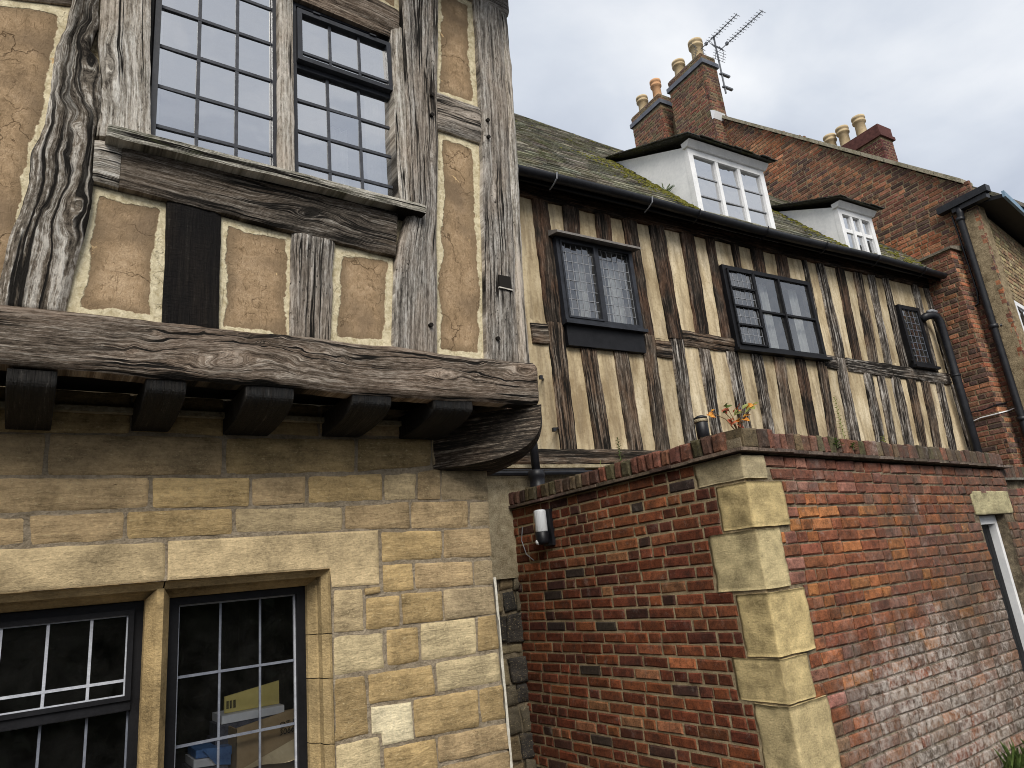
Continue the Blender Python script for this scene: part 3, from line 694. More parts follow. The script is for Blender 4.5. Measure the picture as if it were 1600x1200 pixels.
# black block paints the shade of an empty joint slot, worn lower lip
mb = MB(); mb.box(1.640, 1.704, -0.312, -0.2960, 2.846, 2.906); mb.build('mortice_shade', oak_black, HA)
timber('mortice_lip', *hquad([(1.634, 2.850), (1.710, 2.848), (1.708, 2.836), (1.636, 2.838)]), FT, oak_pale, HA, 0.02, 0.001, 0.001, 0.002, front=0.016)
timber('rail_beam', *hquad([(0.168, 3.13), (1.168, 3.118), (1.150, 2.905), (0.165, 2.958)]), FT, oak_rail, HA, 0.14, 0.006, 0.006, 0.010, knots=((0.62, 0.12, 0.05),), dents=0.006, front=0.006)
timber('rail_end', *hquad([(0.088, 3.116), (0.167, 3.116), (0.164, 2.963), (0.090, 2.966)]), FT, oak_pale, HA, 0.14, 0.007, 0.006, 0.010, dents=0.014, front=0.002)
timber('window_sill', *hquad([(0.12, 3.150), (1.276, 3.141), (1.275, 3.104), (0.116, 3.105)]), FRONT(-0.36), oak_sill, HA, 0.16, 0.005, 0.0025, 0.006, 0.010, 0.004, dents=0.006)
timber('black_stud', *vquad([(0.309, 2.951), (0.483, 2.944), (0.482, 2.498), (0.312, 2.494)]), FT, oak_black, HA, 0.1, 0.003, 0.003, 0.008, front=-0.006)
timber('grey_stud', *vquad([(0.733, 2.928), (0.898, 2.92), (0.868, 2.498), (0.719, 2.5)]), FT, oak_grey, HA, 0.1, 0.006, 0.005, 0.012, front=-0.002, dents=0.008)
timber('wall_stud', *vquad([(-0.765, 4.46), (-0.615, 4.46), (-0.615, 2.49), (-0.765, 2.49)]), FT, oak_grey, HA, 0.1, 0.006, 0.005, 0.012)
timber('wall_noggin', *hquad([(-0.615, 3.60), (0.0, 3.735), (-0.005, 3.63), (-0.615, 3.45)]), FT, oak_brown, HA, 0.1, 0.005, 0.005, 0.012, front=-0.008)
timber('top_plate', *hquad([(-1.55, 4.62), (1.90, 4.62), (1.89, 4.455), (-1.55, 4.455)]), FT, oak_grey, HA, 0.14, 0.006, 0.006, 0.012, 0.03, 0.02)
# jetty beam: knots, worn top edge
timber('jetty_beam', [(-1.55, 2.488), (-0.167, 2.490), (0.5, 2.494), (1.16, 2.500), (1.30, 2.492), (1.772, 2.497)], [(-1.55, 2.31), (-0.15, 2.312), (0.6, 2.306), (1.2, 2.300), (1.768, 2.306)], FRONT(-0.345), oak_brown, HA, 0.08, 0.006, 0.006, 0.020, 0.009, 0.005,
       knots=((2.05, 0.115, 0.085), (2.86, 0.10, 0.05), (3.25, 0.05, 0.07)), dents=0.008)
# joist ends with rounded undersides
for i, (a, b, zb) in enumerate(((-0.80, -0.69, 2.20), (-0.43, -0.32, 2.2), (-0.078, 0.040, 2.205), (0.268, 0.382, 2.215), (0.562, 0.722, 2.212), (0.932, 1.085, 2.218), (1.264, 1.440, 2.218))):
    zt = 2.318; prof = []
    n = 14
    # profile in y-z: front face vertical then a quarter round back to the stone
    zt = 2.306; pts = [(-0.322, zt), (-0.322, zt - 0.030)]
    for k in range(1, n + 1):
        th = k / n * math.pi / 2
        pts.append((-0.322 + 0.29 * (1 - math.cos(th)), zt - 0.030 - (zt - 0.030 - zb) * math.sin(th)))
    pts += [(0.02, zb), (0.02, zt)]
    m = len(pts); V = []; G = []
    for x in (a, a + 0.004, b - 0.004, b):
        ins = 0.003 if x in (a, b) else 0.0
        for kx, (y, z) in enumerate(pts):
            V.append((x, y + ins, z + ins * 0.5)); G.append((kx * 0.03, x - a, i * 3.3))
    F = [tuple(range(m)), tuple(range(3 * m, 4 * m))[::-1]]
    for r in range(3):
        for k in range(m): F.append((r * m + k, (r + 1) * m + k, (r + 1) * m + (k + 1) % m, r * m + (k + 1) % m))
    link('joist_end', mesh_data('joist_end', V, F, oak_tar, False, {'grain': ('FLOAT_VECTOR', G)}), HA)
# soffit boards and plaster fillet between joists
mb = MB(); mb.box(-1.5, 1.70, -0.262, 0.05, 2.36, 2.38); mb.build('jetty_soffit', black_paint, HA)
mb = MB(); mb.box(-1.5, 1.30, -0.030, -0.004, 2.268, 2.288); mb.build('plaster_fillet', render_pale, HA)
# big carved corner bracket under the jetty
# a diagonal dragon beam whose underside is a big quarter round
prof = [(-0.30, 2.308), (-0.30, 2.085), (-0.14, 2.083)]
for k in range(1, 19):
    th = k / 18 * math.pi / 2; prof.append((-0.14 + 0.44 * math.sin(th) ** 0.68, 2.283 - 0.200 * max(0, math.cos(th)) ** 0.68))
prof.append((0.30, 2.308))
bmk = bmesh.new(); lay = bmk.verts.layers.float_vector.new('grain'); m = len(prof); nw = 10; rows = []
dd, pp = Vector((0.7071, -0.7071, 0)), Vector((0.7071, 0.7071, 0))
for jx in range(nw + 1):
    wv_ = -0.19 + 0.46 * jx / nw; row = []
    for kx, (r_, z_) in enumerate(prof):
        wob = 0.008 * float(fbm(r_ * 9 + jx * .4, z_ * 9, 3, 3)); rr = -0.012 if jx in (0, nw) and 2 <= kx < m - 1 else 0.0
        p_ = Vector((1.69, 0, 0)) + dd * (r_ + rr * .5 + wob) + pp * wv_; v_ = bmk.verts.new((p_.x, p_.y, z_ - rr * .5 + wob))
        v_[lay] = Vector((kx * 0.03, wv_ * 0.55 + 0.012 * math.sin(kx * .9), 7.7)); row.append(v_)
    rows.append(row)
for jx in range(nw):
    for kx in range(m): bmk.faces.new((rows[jx][kx], rows[jx + 1][kx], rows[jx + 1][(kx + 1) % m], rows[jx][(kx + 1) % m]))
for row, flip in ((rows[0], False), (rows[-1], True)):
    vs = [bmk.verts.new(v.co) for v in row]
    for v_, (r_, z_) in zip(vs, prof): v_[lay] = Vector((r_, z_ * 1.0, 2.2))
    bmk.faces.new(vs[::-1] if flip else vs)
bmesh.ops.bisect_plane(bmk, geom=bmk.verts[:] + bmk.edges[:] + bmk.faces[:], plane_co=(1.776, 0, 0), plane_no=(1, 0, 0), clear_outer=True)
bmesh.ops.recalc_face_normals(bmk, faces=bmk.faces[:])
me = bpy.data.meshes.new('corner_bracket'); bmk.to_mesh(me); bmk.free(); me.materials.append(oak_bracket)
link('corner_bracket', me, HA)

# oak pegs
for (x, z) in ((1.372, 3.755), (1.362, 3.645), (1.668, 3.72), (1.662, 3.625), (1.28, 2.62), (1.60, 2.60)):
    MB().tube([(x, -0.29, z), (x + .001, -0.318, z - .002)], 0.009, 10).build('oak_peg', oak_black, HA)
# ---- stones of the ground floor
SC = dict(tan=(0.345, 0.25, 0.138), och=(0.385, 0.275, 0.132), pale=(0.47, 0.38, 0.225), brn=(0.30, 0.215, 0.105), gry=(0.30, 0.232, 0.14), cream=(0.60, 0.52, 0.345), lt=(0.42, 0.325, 0.188))
STONES = [
 ([(-0.197, 2.345), (0.262, 2.345), (0.264, 2.206), (-0.184, 2.196)], 'brn'), ([(0.268, 2.345), (0.565, 2.345), (0.567, 2.208), (0.272, 2.210)], 'brn'),
 ([(0.572, 2.345), (0.920, 2.345), (0.919, 2.216), (0.574, 2.220)], 'brn'), ([(0.928, 2.345), (1.30, 2.345), (1.30, 2.230), (0.924, 2.228)], 'tan'), ([(1.306, 2.345), (1.69, 2.345), (1.69, 2.237), (1.306, 2.236)], 'brn'),
 ([(-0.183, 2.190), (0.028, 2.197), (0.030, 2.064), (-0.171, 2.064)], 'tan'), ([(0.038, 2.196), (0.562, 2.200), (0.560, 2.064), (0.040, 2.064)], 'tan'),
 ([(0.575, 2.201), (1.068, 2.211), (1.062, 2.077), (0.572, 2.066)], 'brn'), ([(1.081, 2.212), (1.412, 2.224), (1.406, 2.105), (1.074, 2.080)], 'brn'),
 ([(1.420, 2.224), (1.69, 2.228), (1.69, 2.105), (1.414, 2.105)], 'gry'),
 ([(-0.170, 2.052), (0.329, 2.053), (0.329, 1.952), (-0.160, 1.946)], 'tan'), ([(0.341, 2.053), (0.657, 2.052), (0.656, 1.950), (0.343, 1.954)], 'och'),
 ([(0.668, 2.052), (0.863, 2.058), (0.861, 1.957), (0.668, 1.952)], 'tan'), ([(0.875, 2.058), (1.179, 2.069), (1.177, 1.965), (0.874, 1.957)], 'och'),
 ([(1.190, 2.069), (1.331, 2.072), (1.325, 1.965), (1.185, 1.963)], 'lt'), ([(1.342, 2.075), (1.449, 2.094), (1.44, 1.960), (1.335, 1.962)], 'tan'),
 ([(1.457, 2.095), (1.690, 2.090), (1.685, 1.953), (1.447, 1.957)], 'gry'),
 ([(-0.159, 1.936), (-0.008, 1.935), (-0.001, 1.848), (-0.151, 1.850)], 'tan'), ([(0.006, 1.937), (0.260, 1.941), (0.260, 1.852), (0.015, 1.850)], 'tan'),
 ([(0.271, 1.941), (0.599, 1.942), (0.598, 1.855), (0.274, 1.854)], 'brn'), ([(0.610, 1.942), (1.006, 1.941), (1.003, 1.848), (0.611, 1.859)], 'lt'),
 ([(1.018, 1.944), (1.294, 1.953), (1.289, 1.845), (1.015, 1.855)], 'tan'), ([(1.305, 1.951), (1.573, 1.949), (1.567, 1.838), (1.298, 1.846)], 'tan'), ([(1.582, 1.949), (1.684, 1.947), (1.682, 1.836), (1.576, 1.838)], 'gry'),
 ([(-0.15, 1.840), (0.386, 1.838), (0.388, 1.712), (-0.138, 1.710)], 'lt'), ([(0.395, 1.840), (1.151, 1.844), (1.145, 1.637), (0.957, 1.642), (0.949, 1.710), (0.397, 1.713)], 'lt'),
 ([(1.163, 1.836), (1.438, 1.832), (1.428, 1.717), (1.161, 1.720)], 'och'), ([(1.448, 1.831), (1.678, 1.829), (1.672, 1.709), (1.438, 1.716)], 'tan'),
 ([(1.163, 1.707), (1.292, 1.706), (1.291, 1.604), (1.160, 1.601)], 'och'), ([(1.303, 1.705), (1.573, 1.694), (1.570, 1.597), (1.301, 1.605)], 'tan'), ([(1.583, 1.694), (1.674, 1.693), (1.669, 1.594), (1.577, 1.598)], 'gry'),
 ([(0.963, 1.629), (1.076, 1.625), (1.075, 1.475), (0.960, 1.482)], 'lt'), ([(1.085, 1.625), (1.148, 1.629), (1.147, 1.605), (1.084, 1.601)], 'brn'),
 ([(1.088, 1.591), (1.227, 1.588), (1.223, 1.473), (1.086, 1.476)], 'och'), ([(1.238, 1.592), (1.416, 1.588), (1.413, 1.473), (1.237, 1.479)], 'och'), ([(1.425, 1.592), (1.668, 1.583), (1.670, 1.473), (1.422, 1.475)], 'gry'),
 ([(0.958, 1.466), (1.151, 1.461), (1.151, 1.331), (0.955, 1.331)], 'pale'), ([(1.165, 1.466), (1.300, 1.462), (1.297, 1.335), (1.163, 1.335)], 'och'), ([(1.314, 1.470), (1.568, 1.466), (1.558, 1.325), (1.309, 1.335)], 'pale'), ([(1.579, 1.468), (1.670, 1.468), (1.670, 1.332), (1.568, 1.334)], 'brn'),
 ([(0.957, 1.322), (1.073, 1.318), (1.078, 1.119), (0.953, 1.118)], 'brn'), ([(1.086, 1.318), (1.350, 1.313), (1.357, 1.207), (1.086, 1.217)], 'och'), ([(1.370, 1.317), (1.662, 1.318), (1.666, 1.205), (1.370, 1.212)], 'pale'),
 ([(1.092, 1.205), (1.253, 1.195), (1.257, 1.066), (1.131, 1.069), (1.128, 1.110), (1.091, 1.116)], 'cream'), ([(1.263, 1.202), (1.552, 1.192), (1.543, 1.057), (1.262, 1.069)], 'brn'), ([(1.560, 1.193), (1.671, 1.190), (1.672, 1.063), (1.554, 1.064)], 'brn'),
 ([(0.957, 1.106), (1.120, 1.102), (1.121, 0.976), (0.953, 0.990)], 'pale'), ([(1.134, 1.058), (1.345, 1.051), (1.351, 0.950), (1.134, 0.966)], 'och'), ([(1.356, 1.053), (1.676, 1.045), (1.678, 0.950), (1.354, 0.965)], 'tan'),
 ([(1.359, 0.954), (1.680, 0.939), (1.680, 0.825), (1.356, 0.850)], 'tan'), ([(1.134, 0.956), (1.347, 0.942), (1.350, 0.842), (1.136, 0.867)], 'pale'), ([(0.953, 0.980), (1.124, 0.966), (1.128, 0.870), (0.950, 0.886)], 'tan')]
for z1 in (0.81, 0.68, 0.54, 0.38, 0.19):      # plinth courses below the picture
    z0 = {0.81: 0.69, 0.68: 0.55, 0.54: 0.39, 0.38: 0.20, 0.19: 0.02}[z1]
    xs = [-1.5]
    while xs[-1] < 1.66: xs.append(min(1.68, xs[-1] + random.uniform(0.2, 0.5)))
    for a, b in zip(xs[:-1], xs[1:]): STONES.append(([(a + .004, z1), (b - .004, z1), (b - .004, z0), (a + .004, z0)], random.choice(['tan', 'och', 'brn'])))
for (z1, z0, splits) in ((2.345, 2.2, (-1.5, -0.85, -0.2)), (2.19, 2.064, (-1.5, -1.0, -0.55, -0.19)), (2.052, 1.948, (-1.5, -0.9, -0.18)), (1.936, 1.85, (-1.5, -1.1, -0.6, -0.165)), (1.84, 1.71, (-1.5, -0.75, -0.155)),
                         (1.7, 1.5, (-1.5, -1.05, -0.62)), (1.49, 1.28, (-1.5, -0.95, -0.62)), (1.27, 1.05, (-1.5, -1.1, -0.62)), (1.04, 0.82, (-1.5, -1.0, -0.62))):
    for a, b in zip(splits[:-1], splits[1:]): STONES.append(([(a + .005, z1), (b - .005, z1), (b - .005, z0), (a + .005, z0)], random.choice(['tan', 'och', 'brn', 'lt'])))
for q, cname in STONES:
    lint = len(q) == 6 or (abs(q[0][1] - 1.84) < 0.01 and q[1][0] < 0.5)
    k = random.uniform(0.88, 1.12)
    stone_block('stone_block', q, FS, stone_smooth if lint else stone, HA, tuple(x * k for x in SC[cname]), 0.002 if lint else random.uniform(0.0, 0.005), amp=0.0015 if lint else 0.0040)
mb = MB()
mb.box(-1.5, 1.672, 0.003, 0.05, 1.712, 2.34); mb.box(0.952, 1.668, 0.003, 0.05, 0.85, 1.712); mb.box(-1.5, -0.60, 0.003, 0.05, 0.82, 1.712); mb.box(-1.5, 1.672, 0.003, 0.05, 0.0, 0.85)
mb.build('mortar_bed', mortar_grey, HA)
# limewashed arris at the corner
V = []; F = []; n = 60
for i in range(n):
    z = 1.62 - i * (1.62 - 0.3) / (n - 1); w = -0.002 + 0.012 * min(1, i / 50) + 0.022 * float(fbm(i * .45, 2.2, 5, 4))
    V += [(1.672 - max(w, -.004), -0.0068, z), (1.681, -0.0072, z), (1.684 + .006 * float(fbm(i * .8, 7, 3, 3)), 0.05, z)]
for i in range(n - 1):
    for k in range(2): F.append((i * 3 + k, (i + 1) * 3 + k, (i + 1) * 3 + k + 1, i * 3 + k + 1))
link('limewashed_arris', mesh_data('limewashed_arris', V, F, simple('old_limewash', (0.32, 0.29, 0.22), (0.66, 0.63, 0.55), 12, 0.9, 0.05, 0.6)), HA)
# moulded stone surround of the lower window: profile swept up the jamb and along the head
prof = [(0.0, -0.002), (0.004, 0.012), (0.020, 0.030), (0.024, 0.034), (0.024, 0.075), (0.030, 0.080), (0.050, 0.115), (0.052, 0.15)]
def sweep(path_fn, segs, name):
    V = []; F = []
    m = len(prof)
    for sgm in segs:
        for (o_, y) in prof: V.append(path_fn(sgm, o_, y))
    for i in range(len(segs) - 1):
        for k in range(m - 1): F.append((i * m + k, i * m + k + 1, (i + 1) * m + k + 1, (i + 1) * m + k))
    o = link(name, mesh_data(name, V, F, stone_smooth, False, {'tint': ('FLOAT_COLOR', np.ones((len(V), 4)))}), HA)
    o.color = (0.34, 0.25, 0.13, 1); return o
zj = [1.710, 1.480, 1.327, 1.110, 0.86]
for z1, z0 in zip(zj[:-1], zj[1:]):
    o = sweep(lambda z, o_, y: (0.949 - o_, y, min(z, 1.710 - o_)), [z1 - 0.0015, z0 + 0.0015], 'jamb_stone')
    k = random.uniform(0.85, 1.1); o.color = (0.33 * k, 0.245 * k, 0.125 * k, 1)
for xa, xb in ((0.949, 0.392), (0.388, -0.60)):
    sweep(lambda x, o_, y: (x - (o_ if x > 0.9 else 0) + (o_ if x < -0.5 else 0), y, 1.710 - o_), [xa, xb], 'head_stone')
sweep(lambda z, o_, y: (-0.60 + o_, y, min(z, 1.710 - o_)), [0.86, 1.710], 'jamb_stone')
def mull_poly(z):  # chamfered stone mullion
    return [(0.348, 0.16, z), (0.346, 0.085, z), (0.372, 0.030, z), (0.392, 0.030, z), (0.418, 0.085, z), (0.416, 0.16, z)]
V = mull_poly(0.86) + mull_poly(1.66)
V[6 + 2] = (0.372, 0.030, 1.690); V[6 + 3] = (0.392, 0.030, 1.690)
F = [(i, i + 1, 7 + i, 6 + i) for i in range(5)] + [tuple(range(6, 12))]
o = link('window_mullion', mesh_data('window_mullion', V, F, stone_smooth, False, {'tint': ('FLOAT_COLOR', np.ones((len(V), 4)))}), HA); o.color = (0.34, 0.245, 0.12, 1)
stone_block('window_sill_stone', [(-0.7, 0.86), (1.0, 0.86), (1.0, 0.70), (-0.7, 0.70)], FRONT(-0.03), stone_smooth, HA, SC['lt'], 0.0, 0.2)
# lower right leaded window
mb = MB(); frame(mb, 0.425, 0.899, 0.86, 1.664, 0.032, 0.135, 0.19)
w_ = mb.build('window', black_paint, HA); tag(w_, 'lower leaded window right of the stone mullion')
xs, zs = [0.4585, 0.599, 0.738, 0.866], [0.893, 1.0, 1.178, 1.395, 1.6315]
g_ = MB(); bars(g_, xs[0], xs[-1], zs[0], zs[-1], 0.168, xs, [], 0.0075, 0.005); bars(g_, xs[0], xs[-1], zs[0], zs[-1], 0.168, [], zs, 0.0085, 0.006)
g_.build('lead_lattice', lead_grey, w_)
g2 = MB(); frame(g2, xs[0] - .001, xs[-1] + .001, zs[0] - .001, zs[-1] + .001, 0.006, 0.158, 0.17); g2.build('glazing_bead', lead_white, w_)
panes(w_, xs, zs, 0.166, glass_low, 0.004)
# lower left window: top-hung casement over a fixed light
mb = MB(); frame(mb, -0.36, 0.352, 0.86, 1.664, 0.032, 0.135, 0.19); mb.box(-0.328, 0.320, 0.128, 0.19, 1.322, 1.352)
w_ = mb.build('window', black_paint, HA); tag(w_, 'lower leaded window left of the stone mullion with an opening top light')
mb = MB(); frame(mb, -0.328, 0.318, 1.352, 1.632, 0.016, 0.118, 0.15, 0.014); mb.build('casement', black_paint, w_)
xs = [-0.31, -0.165, -0.04, 0.080, 0.198, 0.302]; zs = [1.366, 1.413, 1.616]
g_ = MB(); bars(g_, xs[0], xs[-1], zs[0], zs[-1], 0.136, xs, zs, 0.0085, 0.005); g_.build('lead_lattice', lead_white, w_)
panes(w_, xs, zs, 0.134, glass_low, 0.006)
xs2 = [-0.325, -0.165, -0.04, 0.080, 0.203, 0.318]; zs = [0.893, 1.10, 1.320]
g_ = MB(); bars(g_, xs2[0], xs2[-1], zs[0], zs[-1], 0.168, xs2, zs, 0.0075, 0.005); g_.build('lead_lattice', lead_grey, w_)
panes(w_, xs2, zs, 0.166, glass_low, 0.004)
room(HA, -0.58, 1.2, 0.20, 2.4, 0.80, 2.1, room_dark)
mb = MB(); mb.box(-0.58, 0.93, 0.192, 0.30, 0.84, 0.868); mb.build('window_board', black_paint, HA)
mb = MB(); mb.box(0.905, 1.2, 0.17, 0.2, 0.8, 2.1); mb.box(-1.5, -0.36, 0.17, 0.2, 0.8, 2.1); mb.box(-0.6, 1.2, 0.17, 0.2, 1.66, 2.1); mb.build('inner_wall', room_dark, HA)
# upper windows
mb = MB(); frame(mb, 0.248, 0.692, 3.150, 4.115, 0.020, -0.262, -0.21, 0.03)
w_ = mb.build('window', slate_paint, HA); tag(w_, 'upper leaded window left of the oak mullion')
xs, zs = [0.270, 0.403, 0.541, 0.670], [3.180, 3.268, 3.436, 3.612, 3.79, 3.965, 4.093]
g_ = MB(); bars(g_, xs[0], xs[-1], zs[0], zs[-1], -0.236, xs[1:-1], zs[1:-1], 0.0125, 0.007); g_.build('lead_lattice', lead_dark, w_)
panes(w_, xs, zs, -0.238, glass_sky, 0.014)
mb = MB(); frame(mb, 0.750, 1.212, 3.145, 4.035, 0.020, -0.262, -0.21, 0.03); mb.box(0.77, 1.192, -0.255, -0.21, 3.706, 3.735)
w_ = mb.build('window', slate_paint, HA); tag(w_, 'upper leaded window right of the oak mullion with a hopper light')
mb = MB(); frame(mb, 0.768, 1.190, 3.728, 3.985, 0.020, -0.285, -0.24, 0.020); mb.box(0.835, 0.865, -0.29, -0.28, 3.985, 3.992); mb.box(1.09, 1.12, -0.29, -0.28, 3.985, 3.992); mb.build('hopper_light', slate_paint, w_)
xs, zs = [0.788, 0.912, 1.044, 1.170], [3.748, 3.780, 3.966]
g_ = MB(); bars(g_, xs[0], xs[-1], zs[0], zs[-1], -0.262, xs[1:-1], zs[1:-1], 0.0115, 0.007); g_.build('lead_lattice', lead_dark, w_)
panes(w_, xs, zs, -0.264, glass_sky, 0.008)
zs = [3.175, 3.262, 3.412, 3.560, 3.708]; xs = [0.770, 0.905, 1.044, 1.192]
g_ = MB(); bars(g_, xs[0], xs[-1], zs[0], zs[-1], -0.236, xs[1:-1], zs[1:-1], 0.0125, 0.007); g_.build('lead_lattice', lead_dark, w_)
panes(w_, xs, zs, -0.238, glass_sky, 0.014)
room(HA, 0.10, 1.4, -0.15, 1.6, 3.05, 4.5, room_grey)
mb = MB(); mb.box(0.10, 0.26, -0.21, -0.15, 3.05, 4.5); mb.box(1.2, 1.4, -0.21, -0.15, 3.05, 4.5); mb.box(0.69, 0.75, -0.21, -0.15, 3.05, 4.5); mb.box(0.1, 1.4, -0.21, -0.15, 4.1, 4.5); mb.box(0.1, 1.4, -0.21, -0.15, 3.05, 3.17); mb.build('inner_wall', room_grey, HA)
mb = MB(); mb.box(0.272, 0.282, -0.205, -0.10, 3.17, 4.1); mb.build('window_lining', white_paint, HA)
def drape(parent, x0, x1, y, z0, z1, mat, name='curtain', folds=6, amp=0.02):
    V = []; F = []; n = folds * 8
    for i in range(n + 1):
        x = x0 + (x1 - x0) * i / n; yy = y + amp * math.sin(i / n * folds * 2 * math.pi)
        V += [(x, yy, z0), (x, yy * 1.0, z1)]
    for i in range(n): F.append((2 * i, 2 * i + 2, 2 * i + 3, 2 * i + 1))
    return link(name, mesh_data(name, V, F, mat, True), parent)
drape(HA, 0.97, 1.06, -0.06, 3.17, 3.62, curtain, folds=3, amp=0.012); drape(HA, 1.14, 1.25, -0.08, 3.17, 4.1, curtain, folds=3, amp=0.012)
# backing behind panels, sides and roof so the house is whole
mb = MB()
mb.box(-1.5, 0.20, -0.258, -0.2, 2.40, 4.47); mb.box(1.215, 1.74, -0.258, -0.2, 2.40, 4.47); mb.box(0.2, 1.215, -0.258, -0.2, 2.40, 3.10); mb.box(0.2, 1.215, -0.258, -0.2, 4.12, 4.47)
mb.build('wall_core', render_pale, HA)
mb = MB(); mb.box(1.60, 1.668, 0.06, 5.0, 0.0, 2.34); mb.build('side_wall', mortar_tan, HA)
mb = MB(); mb.box(1.60, 1.735, -0.18, 5.0, 2.345, 4.6); mb.build('side_frame', render_pale, HA)
mb = MB(); mb.hexa([(-1.6, -0.62, 4.60), (2.0, -0.62, 4.60), (2.0, 2.4, 7.4), (-1.6, 2.4, 7.4), (-1.6, -0.66, 4.68), (2.0, -0.66, 4.68), (2.0, 2.4, 7.5), (-1.6, 2.4, 7.5)]); mb.T = [(.12, .11, .1, 1)] * len(mb.T); mb.build('roof', slate, HA, tint=True)
mb = MB(); mb.hexa([(-1.6, 2.4, 7.4), (2.0, 2.4, 7.4), (2.0, 5.4, 4.6), (-1.6, 5.4, 4.6), (-1.6, 2.4, 7.5), (2.0, 2.4, 7.5), (2.0, 5.45, 4.68), (-1.6, 5.45, 4.68)]); mb.T = [(.12, .11, .1, 1)] * len(mb.T); mb.build('rear_roof', slate, HA, tint=True)
mb = MB(); mb.box(-1.5, -1.44, -0.2, 5.0, 0, 4.6); mb.box(-1.5, 1.7, 4.95, 5.0, 0, 4.6); mb.build('rear_wall', mortar_tan, HA)

# ================================================================== house B : close-studded cottage behind the yard wall
RB = math.radians(-4.0)
HB = empty('close_studded_cottage', (4.0, 5.05, 0), RB)
tag(HB, 'close-studded timber cottage with mossy slate roof and two white dormers', 'house')
MWB = Matrix.Translation((4.0, 5.05, 0)) @ Matrix.Rotation(RB, 4, 'Z')
FB = FRONT(0.0); FBP = FRONT(0.03)
UPS = [[(0.153, 5.50), (0.356, 5.50), (0.35, 4.06), (0.148, 4.06)], [(0.55, 5.50), (0.774, 5.50), (0.741, 5.08), (0.538, 5.08)], [(0.995, 5.50), (1.214, 5.50), (1.183, 5.06), (0.977, 5.06)], [(1.39, 5.5), (1.601, 5.5), (1.585, 4.05), (1.395, 4.05)],
 [(1.788, 5.5), (2.026, 5.5), (2.014, 4.04), (1.805, 4.04)], [(2.291, 5.5), (2.527, 5.5), (2.471, 4.14), (2.252, 4.14)], [(2.732, 5.5), (2.885, 5.5), (2.835, 4.12), (2.677, 4.12)], [(3.19, 5.5), (3.318, 5.5), (3.301, 5.10), (3.173, 5.10)],
 [(3.559, 5.5), (3.795, 5.5), (3.763, 5.1), (3.529, 5.1)], [(4.035, 5.5), (4.271, 5.5), (4.239, 5.1), (4.006, 5.1)], [(4.60, 5.5), (4.70, 5.5), (4.64, 4.04), (4.52, 4.04)], [(4.902, 5.5), (5.088, 5.5), (5.058, 4.06), (4.83, 4.06)],
 [(5.351, 5.5), (5.545, 5.5), (5.418, 4.05), (5.229, 4.05)], [(5.772, 5.5), (5.958, 5.5), (5.823, 4.05), (5.60, 4.05)], [(6.113, 5.5), (6.293, 5.5), (6.15, 4.04), (5.98, 4.04)], [(6.50, 5.5), (6.65, 5.5), (6.56, 4.03), (6.36, 4.03)], [(7.28, 5.5), (7.46, 5.5), (7.36, 4.02), (7.21, 4.02)], [(7.62, 5.5), (7.80, 5.5), (7.80, 4.0), (7.62, 4.0)]]
LOS = [[(0.158, 4.06), (0.356, 4.06), (0.337, 2.745), (0.143, 2.75)], [(0.543, 3.815), (0.739, 3.815), (0.761, 2.74), (0.555, 2.745)], [(0.971, 3.815), (1.161, 3.815), (1.17, 2.735), (0.977, 2.74)], [(1.395, 4.051), (1.585, 4.05), (1.554, 2.74), (1.35, 2.74)],
 [(1.815, 4.045), (2.025, 4.042), (1.949, 2.74), (1.78, 2.74)], [(2.25, 3.96), (2.439, 3.95), (2.375, 2.74), (2.205, 2.74)], [(2.703, 3.96), (2.905, 3.96), (2.86, 2.74), (2.69, 2.74)], [(3.138, 3.96), (3.344, 3.96), (3.265, 2.74), (3.10, 2.74)],
 [(3.555, 3.96), (3.758, 3.96), (3.67, 2.74), (3.46, 2.74)], [(3.966, 3.96), (4.169, 3.96), (4.08, 2.74), (3.88, 2.74)], [(4.404, 3.96), (4.59, 3.96), (4.45, 2.74), (4.27, 2.74)], [(4.815, 4.05), (5.04, 4.05), (4.94, 2.74), (4.70, 2.74)],
 [(5.38, 3.87), (5.582, 3.87), (5.475, 2.74), (5.275, 2.74)], [(5.71, 3.86), (5.88, 3.86), (5.745, 2.74), (5.577, 2.74)], [(6.046, 3.86), (6.257, 3.85), (6.14, 2.74), (5.926, 2.74)], [(6.432, 3.85), (6.645, 3.85), (6.495, 2.74), (6.30, 2.74)], [(6.814, 3.84), (7.017, 3.84), (6.86, 2.74), (6.657, 2.74)], [(7.211, 3.84), (7.403, 3.83), (7.24, 2.74), (7.065, 2.74)], [(7.62, 3.83), (7.80, 3.83), (7.80, 2.74), (7.60, 2.74)]]
rngB = random.Random(3)
def far_timber(name, q, horiz=False, mat=None, fr=0.0, depth=0.09, dents=0.010):
    e0, e1 = hquad(q) if horiz else vquad(q)
    return timber(name, e0, e1, FB, mat or rngB.choice([oak_far, oak_far, oak_far_grey, oak_far_dark]), HB, depth, 0.010, 0.009, 0.014, 0.03, 0.016, front=fr, dents=dents)
mats_up = {0: oak_far_dark, 1: oak_far_dark, 2: oak_far_dark, 3: oak_far_dark, 4: oak_far_dark, 5: oak_far_dark, 6: oak_far_dark, 7: oak_far_dark, 8: oak_far_dark, 9: oak_far_dark, 11: oak_far_grey, 12: oak_far_dark, 13: oak_far, 14: oak_far_grey}
for i, q in enumerate(UPS): far_timber('stud', q, mat=mats_up.get(i, oak_far_grey), fr=0.01 if i == 4 else 0.0, dents=0.03 if i in (4, 11, 13) else 0.010)
mats_lo = {0: oak_far, 1: oak_far, 2: oak_far, 3: oak_far, 4: oak_far_grey, 5: oak_far_grey, 6: oak_far_grey, 7: oak_far_grey, 8: oak_far, 9: oak_far_dark, 10: oak_far, 11: oak_far_grey}
